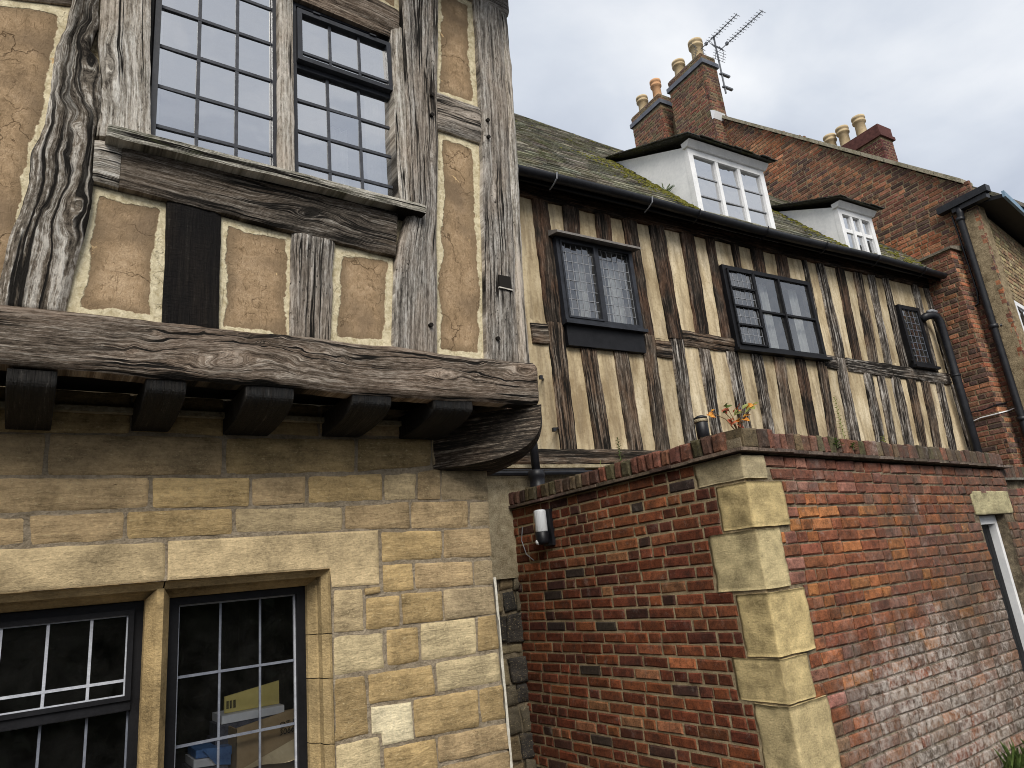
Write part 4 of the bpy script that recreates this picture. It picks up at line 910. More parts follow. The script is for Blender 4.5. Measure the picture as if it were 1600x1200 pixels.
for i, q in enumerate(LOS): far_timber('stud', q, mat=mats_lo.get(i, rngB.choice([oak_far, oak_far_grey, oak_far_grey])), dents=0.03 if i in (4, 5, 6, 7, 11, 14) else 0.012)
for q in ([(-0.043, 4.03), (0.15, 4.031), (0.15, 3.82), (-0.04, 3.815)], [(1.585, 4.001), (1.81, 3.996), (1.81, 3.797), (1.580, 3.806)], [(2.02, 4.161), (2.866, 4.131), (2.855, 4.02), (2.028, 4.05)], [(2.02, 4.045), (2.858, 4.015), (2.85, 3.955), (2.03, 3.975)],
          [(4.52, 4.075), (4.825, 4.062), (4.815, 3.877), (4.51, 3.891)], [(5.05, 4.065), (6.10, 4.040), (6.085, 3.845), (5.05, 3.872)], [(6.11, 4.045), (7.62, 4.004), (7.62, 3.825), (6.107, 3.851)]):
    far_timber('mid_rail', q, True, mat=oak_far_grey if q[0][0] > 4 else oak_far, fr=0.006)
far_timber('sill_beam', [(-2.2, 2.75), (7.8, 2.74), (7.8, 2.58), (-2.2, 2.60)], True, mat=oak_far, fr=0.03, depth=0.2)
far_timber('wall_plate', [(-2.2, 5.62), (7.8, 5.62), (7.8, 5.46), (-2.2, 5.46)], True, mat=oak_far_dark, fr=0.02, depth=0.15)
far_timber('stud', [(-0.45, 5.5), (-0.25, 5.5), (-0.25, 2.74), (-0.45, 2.74)]); far_timber('stud', [(-0.95, 5.5), (-0.75, 5.5), (-0.75, 2.74), (-0.95, 2.74)]); far_timber('stud', [(-1.5, 5.5), (-1.3, 5.5), (-1.3, 2.74), (-1.5, 2.74)])
# plaster infill: one panel per bay, upper and lower
WINB = [(0.34, 1.39), (2.86, 4.56), (6.63, 7.2)]
def bays(ST, z1, z0, blocks):
    xs = sorted([((q[0][0] + q[3][0]) / 2, (q[1][0] + q[2][0]) / 2, q) for q in ST])
    prev = None
    for k in range(len(xs) + 1):
        L = xs[k - 1][2] if k else None; Rr = xs[k][2] if k < len(xs) else None
        a1, a0 = (L[1][0] - .012, L[2][0] - .012) if L else (-0.26, -0.26)
        b1, b0 = (Rr[0][0] + .012, Rr[3][0] + .012) if Rr else (7.8, 7.8)
        if b1 - a1 < 0.03: continue
        yield a1, b1, a0, b0
for a1, b1, a0, b0 in bays([q for i, q in enumerate(UPS) if i not in (1, 2, 7, 8, 9)], 5.5, 4.03, WINB):
    hit = [w for w in WINB if w[0] - .1 < (a1 + b1) / 2 < w[1] + .1]
    if hit: continue
    panel('plaster_panel', [(a1, 5.5), (b1, 5.5), (b0, 4.03), (a0, 4.03)], FBP, limewash, HB, 0.006, 0.06)
for (a, b, z) in ((0.35, 0.555, 5.0), (0.765, 1.0, 5.0), (1.2, 1.4, 5.0), (2.88, 3.2, 5.08), (3.305, 3.565, 5.08), (3.785, 4.04, 5.08), (4.26, 4.62, 5.08)):
    panel('plaster_panel', [(a, 5.5), (b, 5.5), (b - .02, z), (a - .02, z)], FBP, limewash, HB, 0.006, 0.06)
panel('plaster_panel', [(6.62, 5.5), (7.3, 5.5), (7.3, 5.03), (6.62, 5.03)], FBP, limewash, HB, 0.006, 0.06)
for a1, b1, a0, b0 in bays(LOS, 4.0, 2.74, ()):
    panel('plaster_panel', [(a1, 4.08), (b1, 4.08), (b0, 2.74), (a0, 2.74)], FBP, limewash, HB, 0.006, 0.06)
panel('plaster_panel', [(-2.2, 5.5), (-0.26, 5.5), (-0.26, 2.74), (-2.2, 2.74)], FBP, limewash, HB, 0.006, 0.08)

# windows of the cottage
def leaded(x0, x1, z0, z1, y, nx, nz, parent, lead=lead_dull, w=0.006, glass=None, tilt=0.03):
    xs, zs = lin(x0, x1, nx), lin(z0, z1, nz)
    g = MB(); bars(g, x0, x1, z0, z1, y, xs, zs, w, 0.006); g.build('lead_lattice', lead, parent)
    panes(parent, xs, zs, y - 0.003, glass or glass_old, tilt)
mb = MB(); frame(mb, 0.35, 1.385, 4.07, 5.03, 0.05, -0.05, 0.05); mb.box(0.845, 0.90, -0.052, 0.05, 4.12, 4.98)
w_ = mb.build('window', slate_paint, HB); tag(w_, 'two-light leaded window under a sloping hood board')
leaded(0.40, 0.845, 4.12, 4.98, -0.02, 6, 8, w_); leaded(0.90, 1.335, 4.12, 4.98, -0.005, 6, 8, w_)
mb = MB(); frame(mb, 0.395, 0.85, 4.112, 4.985, 0.02, -0.06, -0.02); mb.build('casement', slate_paint, w_)
mb = MB(); mb.hexa([(0.30, -0.16, 5.01), (1.43, -0.16, 5.0), (1.43, 0.0, 5.03), (0.30, 0.0, 5.04), (0.30, -0.16, 5.035), (1.43, -0.16, 5.025), (1.43, 0.0, 5.10), (0.30, 0.0, 5.11)]); mb.build('hood_board', simple('grey_board', (0.10, 0.09, 0.085), (0.2, 0.185, 0.17), 10), HB)
mb = MB(); mb.box(0.33, 1.41, -0.09, 0.03, 4.035, 4.07); mb.build('window_sill', slate_paint, HB)
mb = MB(); mb.box(0.36, 1.385, -0.03, 0.05, 3.815, 4.035); mb.build('apron_board', black_paint, HB)
mb = MB(); frame(mb, 2.86, 4.555, 4.0, 5.10, 0.052, -0.04, 0.05); mb.box(3.385, 3.425, -0.05, 0.05, 4.05, 5.05); mb.box(3.885, 3.915, -0.045, 0.05, 4.05, 5.05)
w_ = mb.build('window', black_paint, HB); tag(w_, 'wide window with one leaded casement and two plain lights')
mb = MB()
for z in (4.05, 4.30, 4.545, 4.79, 5.025): mb.box(2.915, 3.385, -0.062, -0.02, z, z + 0.022)
mb.box(2.915, 2.94, -0.062, -0.02, 4.05, 5.047); mb.box(3.36, 3.385, -0.062, -0.02, 4.05, 5.047); mb.build('casement', black_paint, w_)
leaded(2.94, 3.36, 4.07, 5.03, -0.03, 5, 8, w_)
mb = MB(); mb.box(3.425, 4.50, -0.04, 0.0, 4.53, 4.555); mb.build('glazing_bar', black_paint, w_)
panes(w_, [3.425, 3.885], [4.055, 4.54, 5.045], -0.01, glass_old, 0.01); panes(w_, [3.915, 4.50], [4.055, 4.54, 5.045], -0.01, glass_old, 0.01)
mb = MB(); mb.box(2.83, 4.60, -0.085, 0.02, 3.965, 4.0); mb.build('window_sill', black_paint, HB)
mb = MB(); frame(mb, 6.63, 7.19, 4.06, 5.03, 0.06, -0.04, 0.05)
w_ = mb.build('window', black_paint, HB); tag(w_, 'small leaded window beside the rainwater pipe')
leaded(6.69, 7.13, 4.12, 4.97, -0.01, 4, 8, w_, lead_grey); mb = MB(); mb.box(6.60, 7.24, -0.09, 0.03, 4.02, 4.06); mb.build('window_sill', black_paint, HB)
for (a, b, z0, z1) in ((0.2, 1.6, 4.0, 5.15), (2.75, 4.7, 3.95, 5.2), (6.55, 7.3, 4.0, 5.1)):
    room(HB, a, b, 0.06, 1.6, z0, z1, room_grey)
mb = MB()
mb.box(-2.2, 0.35, 0.045, 0.12, 2.6, 5.6); mb.box(1.385, 2.86, 0.045, 0.12, 2.6, 5.6); mb.box(4.555, 6.63, 0.045, 0.12, 2.6, 5.6); mb.box(7.19, 7.8, 0.045, 0.12, 2.6, 5.6)
for (a, b, z0, z1) in ((0.35, 1.385, 4.07, 5.03), (2.86, 4.555, 4.0, 5.10), (6.63, 7.19, 4.06, 5.03)): mb.box(a, b, 0.045, 0.12, 2.6, z0); mb.box(a, b, 0.045, 0.12, z1, 5.6)
mb.build('wall_core', render_pale, HB)
drape(HB, 0.72, 0.84, 0.16, 4.12, 4.98, curtain, folds=3); drape(HB, 1.16, 1.34, 0.16, 4.12, 4.95, curtain, folds=3); drape(HB, 3.74, 3.88, 0.16, 4.05, 5.05, curtain, folds=2); drape(HB, 4.33, 4.50, 0.16, 4.05, 5.05, curtain, folds=2); drape(HB, 4.0, 4.30, 0.9, 4.05, 5.05, room_grey, folds=3)
# eaves: boards, gutter, brackets
mb = MB(); mb.box(-2.2, 7.85, -0.20, 0.0, 5.622, 5.64); mb.build('soffit', black_paint, HB)
V = []; F = []; n = 10; us = np.linspace(-2.2, 7.72, 40)
for u in us:
    sag = 0.015 * math.sin(u * 1.3)
    for k in range(n + 1):
        th = math.pi * k / n; V.append((u, -0.275 + 0.062 * math.cos(th), 5.575 - 0.068 * math.sin(th) + sag))
    for k in range(n, -1, -1):
        th = math.pi * k / n; V.append((u, -0.275 + 0.057 * math.cos(th), 5.575 - 0.063 * math.sin(th) + sag))
m = 2 * (n + 1)
for i in range(len(us) - 1):
    for k in range(m): F.append((i * m + k, (i + 1) * m + k, (i + 1) * m + (k + 1) % m, i * m + (k + 1) % m))
link('gutter', mesh_data('gutter', V, F, black_iron, True), HB)
mb = MB(); mb.box(-2.2, 7.8, -0.205, -0.185, 5.50, 5.64); mb.build('fascia_board', black_paint, HB)
for u in (0.25, 1.55, 2.3, 3.5, 4.7, 5.9, 7.1): MB().tube([(u, -0.19, 5.47), (u, -0.26, 5.485), (u, -0.335, 5.52), (u, -0.35, 5.585)], 0.008, 6).build('gutter_bracket', lead_dull if u < 2 else black_iron, HB)
MB().tube([(-0.30, -0.275, 5.52), (-0.30, -0.275, 5.40), (-0.30, -0.20, 5.30), (-0.30, -0.09, 5.2), (-0.30, -0.09, 3.2)], 0.036, 10).build('downpipe', black_iron, HB)
# roof slates
PITCH = math.radians(48.5); tp = math.tan(PITCH); cpz, spz = math.cos(PITCH), math.sin(PITCH)
def ridge_v(u): return float(np.interp(u, [-2.3, 1.9, 3.6, 8.0], [3.1, 2.85, 2.32, 2.05]))
def roof_pt(u, s, d=0.0):     # s = distance up the slope from the eave edge
    return (u, -0.25 + s * cpz - d * spz, 5.545 + s * spz + d * cpz)
def in_dormer(u, v): return (2.58 < u < 4.06 and v > -0.06 and v < 1.42) or (5.62 < u < 6.48 and v > -0.04 and v < 1.12)
slates = []
s = 0.0; r = 0
while s < 5.2:
    u = -2.2 - random.uniform(0, 0.2)
    while u < 8.02:
        w = random.uniform(0.14, 0.30); uc = u + w / 2; vv = -0.25 + s * cpz
        if vv < ridge_v(uc) and not in_dormer(uc, vv + 0.06):
            slates.append((uc, s, w - 0.006))
        u += w
    gauge = 0.165 - 0.012 * min(r, 5); s += gauge; r += 1
def slate_vf(w, l=0.28, t=0.026):
    x = w / 2; j = lambda: random.uniform(-.006, .006)
    bot = [(-x, j(), 0), (x, j(), 0), (x, l, 0), (-x, l, 0)]
    return [(a, b, 0) for a, b, c in bot] + [(a, b + (0.004 if b < .1 else 0), t) for a, b, c in bot], [(0, 3, 2, 1), (4, 5, 6, 7), (0, 1, 5, 4), (1, 2, 6, 5), (2, 3, 7, 6), (3, 0, 4, 7)]
SLC = [(0.20, 0.19, 0.15), (0.15, 0.14, 0.11), (0.25, 0.235, 0.185), (0.115, 0.11, 0.09), (0.185, 0.18, 0.125)]
slates.sort(key=lambda q: -view_size(MWB @ Vector(roof_pt(q[0], q[1]))))
slate_lib = []
for k in range(8):
    V, F = slate_vf(0.2); slate_lib.append(mesh_data('slate', V, F, slate, False, {'tint': ('FLOAT_COLOR', np.ones((8, 4)))}))
st = MB(); npart = 0
for (u, s, w) in slates:
    lift = random.uniform(0.0, 0.008); tw = random.gauss(0, 0.02)
    a = PITCH - 0.12 + random.gauss(0, .02)
    if npart < 300 and view_size(MWB @ Vector(roof_pt(u, s))) > 0 and u > -0.3:
        o = link('slate', random.choice(slate_lib), HB); npart += 1
        o.location = roof_pt(u, s, 0.02 + lift); o.rotation_euler = (a, 0, tw); o.scale = (w / 0.2, 1, 1); o.color = (*pick(SLC), 1)
    else:
        V, F = slate_vf(w); M_ = Matrix.Translation(roof_pt(u, s, 0.02 + lift)) @ Matrix.Rotation(tw, 4, 'Z') @ Matrix.Rotation(a, 4, 'X')
        st.t = (*pick(SLC), 1); st.add([tuple(M_ @ Vector(v)) for v in V], F)
st.build('roof_slates', slate, HB, tint=True, kind='stuff')
V = []; F = []
for i, u in enumerate(np.linspace(-2.2, 8.02, 30)):
    rv = ridge_v(u); s_ = (rv + 0.25) / cpz; p = roof_pt(u, s_, 0.0); V += [roof_pt(u, 0.02), p, (u, 2 * rv + 0.3, 5.55)]
    if i: b = 3 * i; F += [(b - 3, b, b + 1, b - 2), (b - 2, b + 1, b + 2, b - 1)]
link('roof_deck', mesh_data('roof_deck', V, F, slate, False, {'tint': ('FLOAT_COLOR', np.full((len(V), 4), 0.08))}), HB)
for i, u in enumerate(np.arange(-2.1, 4.6, 0.42)):
    rv0, rv1 = ridge_v(u), ridge_v(u + .41); z = lambda rv: 5.545 + (rv + .25) * tp + 0.05
    rt = MB(); rt.hexa([(u, rv0 - .11, z(rv0) - .13), (u + .41, rv1 - .11, z(rv1) - .13), (u + .41, rv1 + .11, z(rv1) - .13), (u, rv0 + .11, z(rv0) - .13), (u, rv0 - .02, z(rv0)), (u + .41, rv1 - .02, z(rv1)), (u + .41, rv1 + .02, z(rv1)), (u, rv0 + .02, z(rv0))]); rt.T = [(.11, .105, .09, 1)] * len(rt.T); rt.build('ridge_tile', slate, HB, tint=True)
# moss cushions
st = MB()
ico = bmesh.new(); bmesh.ops.create_icosphere(ico, subdivisions=1, radius=1.0); IV = [v.co.copy() for v in ico.verts]; IF = [tuple(v.index for v in f.verts) for f in ico.faces]; ico.free()
def moss(p, r, flat=0.5):
    st.add([(p[0] + v.x * r * random.uniform(.75, 1.25), p[1] + v.y * r * random.uniform(.75, 1.25) - v.z * r * flat * .6, p[2] + v.z * r * flat + v.y * r * .7) for v in IV], IF)
for k in range(420):     # valley left of the first dormer
    s = random.uniform(0.25, 2.3); u = 2.56 - abs(random.gauss(0, 0.10 + 0.12 * s)); moss(roof_pt(u, s, 0.04), random.uniform(.012, .035))
for k in range(160):
    s = random.uniform(0.1, 1.8); u = 5.58 - abs(random.gauss(0, 0.2)); moss(roof_pt(u, s, 0.04), random.uniform(.012, .035))
for k in range(200):
    s = random.uniform(0.15, 2.2); u = 7.3 + random.gauss(0, 0.3); moss(roof_pt(min(7.95, u), s, 0.04), random.uniform(.012, .04))
for k in range(900):     # green band under the ridge and scattered tufts
    u = random.uniform(-0.3, 4.4); rv = ridge_v(u); sm = (rv + .25) / cpz; s = sm - abs(random.gauss(0, 0.55))
    if s > 0.1 and fbm(u * 1.6, s * 1.6, 4, 3) > -0.05: moss(roof_pt(u, s, 0.035), random.uniform(.010, .028))
for k in range(350):
    u = random.uniform(-0.3, 8); s = random.uniform(0.1, 3.8)
    if fbm(u * 2.2, s * 2.2, 14, 3) > 0.10 and not in_dormer(u, -0.25 + s * cpz): moss(roof_pt(u, s, 0.035), random.uniform(.010, .026))
st.build('moss', moss_m, HB, kind='stuff')
# dormers
def dormer(u0, u1, z0, z1, vb, zb, cols, rows, label):
    mb = MB(); yf = -0.05
    # two cheeks and front posts
    cheek = lambda a, b: [(a, yf, z0), (b, yf, z0), (b, vb, zb - 0.05), (a, vb, zb - 0.05), (a, yf, z1), (b, yf, z1), (b, vb, zb), (a, vb, zb)]
    d = mb.hexa(cheek(u0, u0 + 0.07)).build('dormer', white_render, HB); tag(d, label)
    MB().hexa(cheek(u1 - 0.07, u1)).build('dormer_cheek', white_render, d)
    mb = MB(); frame(mb, u0 - 0.004, u1 + 0.004, z0, z1 - 0.02, 0.085, yf - 0.03, yf + 0.05, 0.07)
    xs = lin(u0 + 0.08, u1 - 0.08, cols)
    for x in xs[1:-1]: mb.box(x - 0.028, x + 0.028, yf - 0.025, yf + 0.05, z0 + 0.07, z1 - 0.105)
    zlo, zhi = z0 + 0.07, z1 - 0.105
    zs = [zlo + (zhi - zlo) * f for f in rows]
    if len(zs) == 3: mb.box(u0 + 0.08, u1 - 0.08, yf - 0.012, yf + 0.02, zs[1] - .03, zs[1] + .03)
    mb.build('window_frame', white_paint, d)
    for z in (zs[1:-1] if len(zs) == 4 else ()): MB().box(u0 + 0.08, u1 - 0.08, yf - 0.004, yf + 0.018, z - .008, z + .008).build('glazing_bar', lead_dull, d)
    for i in range(cols):
        xa, xb = (u0 + 0.08 if i == 0 else xs[i] + 0.028), (u1 - 0.08 if i == cols - 1 else xs[i + 1] - 0.028)
        panes(d, [xa, xb], zs, yf + 0.01, glass_sky, 0.012)
    room(d, u0 + 0.08, u1 - 0.08, yf + 0.06, vb * 0.8, z0 + .05, z1 - .05, room_grey)
    mb = MB(); mb.hexa([(u0 - 0.03, yf - 0.06, z1 - 0.02), (u1 + 0.03, yf - 0.06, z1 - 0.02), (u1 + 0.03, yf + 0.03, z1 - 0.02), (u0 - 0.03, yf + 0.03, z1 - 0.02), (u0 - 0.04, yf - 0.12, z1 + 0.05), (u1 + 0.04, yf - 0.12, z1 + 0.05), (u1 + 0.04, yf + 0.03, z1 + 0.05), (u0 - 0.04, yf + 0.03, z1 + 0.05)]); mb.build('cornice', white_paint, d)
    mb = MB(); mb.box(u0 - 0.03, u1 + 0.06, yf - 0.10, yf + 0.02, z0 - 0.045, z0); mb.build('window_sill', white_paint, d)
    # slate roof of the dormer
    k = (zb + 0.05 - (z1 + 0.07)) / (vb - (yf - 0.18)); mb = MB()
    mb.t = (0.06, 0.06, 0.055, 1)
    va, vb2 = yf - 0.18, vb + 0.25
    mb.hexa([(u0 - 0.10, va, z1 + 0.055), (u1 + 0.10, va, z1 + 0.055), (u1 + 0.10, vb2, z1 + 0.055 + k * (vb2 - va)), (u0 - 0.10, vb2, z1 + 0.055 + k * (vb2 - va)),
             (u0 - 0.10, va, z1 + 0.070), (u1 + 0.10, va, z1 + 0.070), (u1 + 0.10, vb2, z1 + 0.072 + k * (vb2 - va)), (u0 - 0.10, vb2, z1 + 0.072 + k * (vb2 - va))])
    vv = va - 0.02
    while vv < vb2 - 0.1:
        u = u0 - 0.13
        while u < u1 + 0.11:
            w = random.uniform(.14, .26); w = min(w, u1 + .13 - u); zz_ = z1 + 0.072 + k * (vv - va); mb.t = (*pick([(0.05, 0.05, 0.045), (0.075, 0.07, 0.06), (0.035, 0.035, 0.03)]), 1)
            l = 0.22; j = random.uniform(-.02, .015)
            mb.hexa([(u, vv + j, zz_), (u + w - .005, vv + j, zz_), (u + w - .005, vv + l, zz_ + k * l - .008), (u, vv + l, zz_ + k * l - .008), (u, vv + j, zz_ + .011), (u + w - .005, vv + j, zz_ + .011), (u + w - .005, vv + l, zz_ + k * l + .005), (u, vv + l, zz_ + k * l + .005)]); u += w
        vv += 0.15
    mb.build('dormer_roof', slate, d, tint=True)
    return d
dormer(2.60, 4.03, 5.66, 6.70, 1.47, 7.40, 3, [0, .345, .665, 1], 'larger white dormer with a three-light window')
dormer(5.60, 6.45, 5.68, 6.46, 1.20, 7.05, 3, [0, .57, 1], 'smaller white dormer with a sash window')
# stone ground floor of the cottage, seen in the gap
mb = MB(); mb.box(-2.2, 7.8, 0.03, 0.3, 0.0, 2.6); mb.build('rubble_core', mortar_dirty, HB)
mb = MB(); mb.box(-2.2, -0.30, -0.02, 0.03, 1.62, 2.56); mb.build('render_patch', render_pale, HB)
rb = random.Random(5); z = 0.02
while z < 1.6:
    h = rb.uniform(0.10, 0.24); u = -2.2 + rb.uniform(0, .1)
    while u < -0.25:
        w = rb.uniform(0.12, 0.36); c = rb.choice([(0.05, 0.045, 0.04), (0.10, 0.085, 0.06), (0.16, 0.12, 0.07), (0.035, 0.033, 0.03), (0.22, 0.18, 0.11)])
        j = lambda: rb.uniform(-.018, .018)
        stone_block('rubble_stone', [(u + .008 + j(), z + h - .008 + j()), (u + w - .008 + j(), z + h - .008 + j()), (u + w - .008 + j(), z + .008 + j()), (u + .008 + j(), z + .008 + j())], FRONT(-0.0), stone, HB, c, rb.uniform(-.012, .014), 0.08, 0.014, 0.014, 0.010, 0.02); u += w
    z += h
mb = MB(); mb.box(-2.2, 1.6, -0.10, 0.0, 2.555, 2.585); mb.build('lead_ledge', render_pale, HB)
MB().tube([(-1.5, -0.14, 2.50), (0.35, -0.14, 2.50)], 0.024, 8).build('waste_pipe', black_iron, HB)
MB().tube([(-1.5, -0.10, 2.535), (0.30, -0.10, 2.535)], 0.010, 8).build('waste_pipe', black_iron, HB)
mb = MB(); mb.tube([(-0.37, -0.30, 0.0), (-0.37, -0.30, 2.35)], 0.05, 14); mb.lathe((-0.37, -0.30, 2.30), [(0.05, 0), (0.075, 0.01), (0.075, 0.06), (0.068, 0.07), (0.068, 0.13), (0.075, 0.14), (0.072, 0.19), (0.05, 0.20)]); mb.tube([(-0.37, -0.30, 2.4), (-0.37, -0.30, 3.2)], 0.038, 12); mb.build('soil_pipe', black_iron, HB, True)
# iron spikes left in the wall
for (u, z, du, dz, l) in ((-0.06, 3.43, 0.10, 0.02, 0.06), (-0.02, 2.905, 0.17, 0.06, 0.12)):
    mb = MB(); mb.tube([(u, -0.02 - l, z), (u + du, 0.03, z + dz)], 0.011, 6); mb.box(u - .018, u + .012, -0.04 - l, -0.01 - l, z - .02, z + .016); mb.build('iron_spike', black_iron, HB)
mb = MB(); mb.tube([(6.52, -0.09, 4.115), (6.68, 0.0, 4.15)], 0.012, 6); mb.build('iron_spike', black_iron, HB)
# rainwater pipe at the far end
mb = MB(); mb.tube([(7.20, -0.02, 4.84), (7.27, -0.07, 4.89), (7.36, -0.11, 4.905), (7.44, -0.13, 4.88), (7.49, -0.14, 4.80), (7.50, -0.14, 4.0), (7.50, -0.14, 0.0)], 0.062, 14); mb.lathe((7.50, -0.14, 3.90), [(0.062, 0), (0.07, 0.005), (0.07, 0.03), (0.062, 0.035)]); mb.build('rainwater_pipe', black_iron, HB, True)
MB().tube([(7.30, -0.10, 4.955), (7.37, -0.12, 4.972), (7.46, -0.14, 4.955)], 0.030, 10).build('pipe_bend_pale_top', lead_dull, HB, True)  # paler grey strip along the top of the pipe bend
mb = MB(); mb.box(-2.2, 7.8, 5.4, 5.5, 0, 5.6); mb.box(-2.2, -2.12, 0.1, 5.4, 0, 5.6); mb.build('rear_wall', mortar_tan, HB)

# ================================================================== house C : tall brick gable and stacks
oC = MWB @ Vector((8.05, -0.87, 0))
HC = empty('brick_gable_house', oC, RB)
tag(HC, 'tall red brick house with a steep gable end and chimney stacks', 'house')
MWC = Matrix.Translation(oC) @ Matrix.Rotation(RB, 4, 'Z')
def cu_(u, v, z): return (u - 8.05, v + 0.87, z)
def gable_top(v): return min(6.86 + (v + 0.95) * 1.0, 12.3 - max(0, v - 4.5) * 1.0) if v > -0.87 else 6.86
PALC = [(0.20, 0.085, 0.055), (0.15, 0.072, 0.05), (0.24, 0.11, 0.065), (0.11, 0.065, 0.05), (0.17, 0.085, 0.055), (0.30, 0.13, 0.07), (0.09, 0.055, 0.045)]
PALC2 = [(0.33, 0.13, 0.065), (0.28, 0.10, 0.05), (0.38, 0.18, 0.095)]
items = []
for (a, h, w, hh) in brick_rows(-0.87, 7.5, 0.0, 12.2, 0.078, 0.45, jt=0.013, rs=random, top=gable_top):
    if h < 2.0 or (a > 4.6): continue
    c = pick(PALC)
    if fbm(a * 1.1, h * 1.1, 3, 3) > 0.13: c = pick(PALC2)
    items.append((cu_(8.05, a, h), True, w, hh, c))
lay_bricks(HC, MWC, items, brick_far, 0.06, 300, bev=0.006, jit=0.003)
mb = MB(); P = [(-0.87, 0), (-0.87, 6.88), (4.55, 12.3), (8.6, 8.2), (8.6, 0)]
mb.prism([(a + 0.87, h) for a, h in P], lambda a, h, d: (d, a, h), 0.007, 0.25); mb.build('gable_mortar', mortar_tan, HC)
# pilaster / old chimney breast at the end of the cottage roof
items = []
for (a, h, w, hh) in brick_rows(-0.46, 0.6, 0.0, 5.93, 0.078, 0.5, jt=0.012): items.append((cu_(7.74, a, h), True, w, hh, pick(PALC)))
for (a, h, w, hh) in brick_rows(7.745, 8.05, 0.0, 5.93, 0.078, 0.5, jt=0.012): items.append((cu_(a, -0.465, h), False, w, hh, pick(PALC + PALC2)))
mb = MB(); mb.box(7.747 - 8.05, -0.003, -0.458 + .87, 0.6 + .87, 0, 5.93); pil = mb.build('pilaster', mortar_tan, HC)
lay_bricks(pil, MWC, items, brick_far, 0.06, 120, bev=0.006, jit=0.003)
mb = MB(); mb.t = (0.16, 0.14, 0.11, 1); mb.hexa([(7.70 - 8.05, -0.50 + .87, 5.93), (0.0, -0.50 + .87, 5.93), (0.0, 0.65 + .87, 5.93), (7.70 - 8.05, 0.65 + .87, 5.93), (7.70 - 8.05, -0.50 + .87, 5.97), (0.0, -0.50 + .87, 6.03), (0.0, 0.65 + .87, 6.03), (7.70 - 8.05, 0.65 + .87, 5.97)]); mb.build('pilaster_capping', slate, pil, tint=True)
# verge capping
nseg = 12
for k in range(nseg):
    v0 = -0.80 + (3.42 + 0.80) * k / nseg; v1 = -0.80 + (3.42 + 0.80) * (k + 1) / nseg - 0.008
    z0, z1 = gable_top(v0), gable_top(v1)
    mb = MB(); mb.t = (0.30, 0.27, 0.20, 1)
    mb.hexa([(-0.07, v0 + .87, z0 - .03), (0.3, v0 + .87, z0 - .03), (0.3, v1 + .87, z1 - .03), (-0.07, v1 + .87, z1 - .03), (-0.07, v0 + .87, z0 + .055), (0.3, v0 + .87, z0 + .055), (0.3, v1 + .87, z1 + .055), (-0.07, v1 + .87, z1 + .055)])
    mb.build('verge_stone', slate, HC, tint=True)
# roof plane behind the verge
mb = MB(); mb.t = (0.13, 0.12, 0.10, 1)
mb.hexa([(0.25, -0.25, 6.60), (8.0, -0.25, 6.60), (8.0, 5.42, 12.25), (0.25, 5.42, 12.25), (0.25, -0.25, 6.68), (8.0, -0.25, 6.68), (8.0, 5.42, 12.33), (0.25, 5.42, 12.33)])
mb.hexa([(0.25, 5.42, 12.25), (8.0, 5.42, 12.25), (8.0, 9.5, 8.2), (0.25, 9.5, 8.2), (0.25, 5.42, 12.33), (8.0, 5.42, 12.33), (8.0, 9.5, 8.28), (0.25, 9.5, 8.28)]); mb.build('roof', slate, HC, tint=True)
# street front, turned slightly: yellow stock brick with red quoins
fr = MB(); fr.box(0.0, 6.0, 0.008, 0.25, 0, 6.5); front = fr.build('front_wall', mortar_tan, HC); front.location = (0, 0, 0); front.rotation_euler = (0, 0, math.radians(10))
MWF = MWC @ Matrix.Rotation(math.radians(10), 4, 'Z')
PALY = [(0.34, 0.26, 0.14), (0.28, 0.21, 0.115), (0.23, 0.165, 0.095), (0.38, 0.30, 0.17), (0.27, 0.17, 0.095)]
items = []
for (a, h, w, hh) in brick_rows(0.0, 3.2, 2.0, 6.48, 0.078, 0.5, jt=0.012, holes=((0.40, 1.3, 3.9, 5.0),)):
    items.append(((a, 0.0, h), False, w, hh, pick(PALC + PALC2) if a < 0.22 + 0.12 * (int(h / .078 / 4) % 2) else pick(PALY)))
lay_bricks(front, MWF, items, brick_far, 0.06, 60, bev=0.006, jit=0.003)
mb = MB(); frame(mb, 0.40, 1.30, 3.90, 5.0, 0.07, -0.02, 0.06); w_ = mb.build('window', white_paint, front)
panes(w_, [0.47, 0.85, 1.23], [3.97, 4.45, 4.93], 0.0, glass_sky, 0.01)
mb = MB(); mb.hexa([(-0.02, -0.36, 6.50), (6.0, -0.36, 6.50), (6.0, 0.2, 6.60), (-0.02, 0.2, 6.60), (-0.02, -0.36, 6.56), (6.0, -0.36, 6.56), (6.0, 0.2, 6.66), (-0.02, 0.2, 6.66)]); mb.build('eaves_soffit', black_paint, front)
mb = MB(); mb.box(-0.03, 6.0, -0.40, -0.362, 6.50, 6.60); mb.build('eaves_fascia', simple('blue_grey_fascia', (0.12, 0.2, 0.28), (0.2, 0.3, 0.4), 6), front)
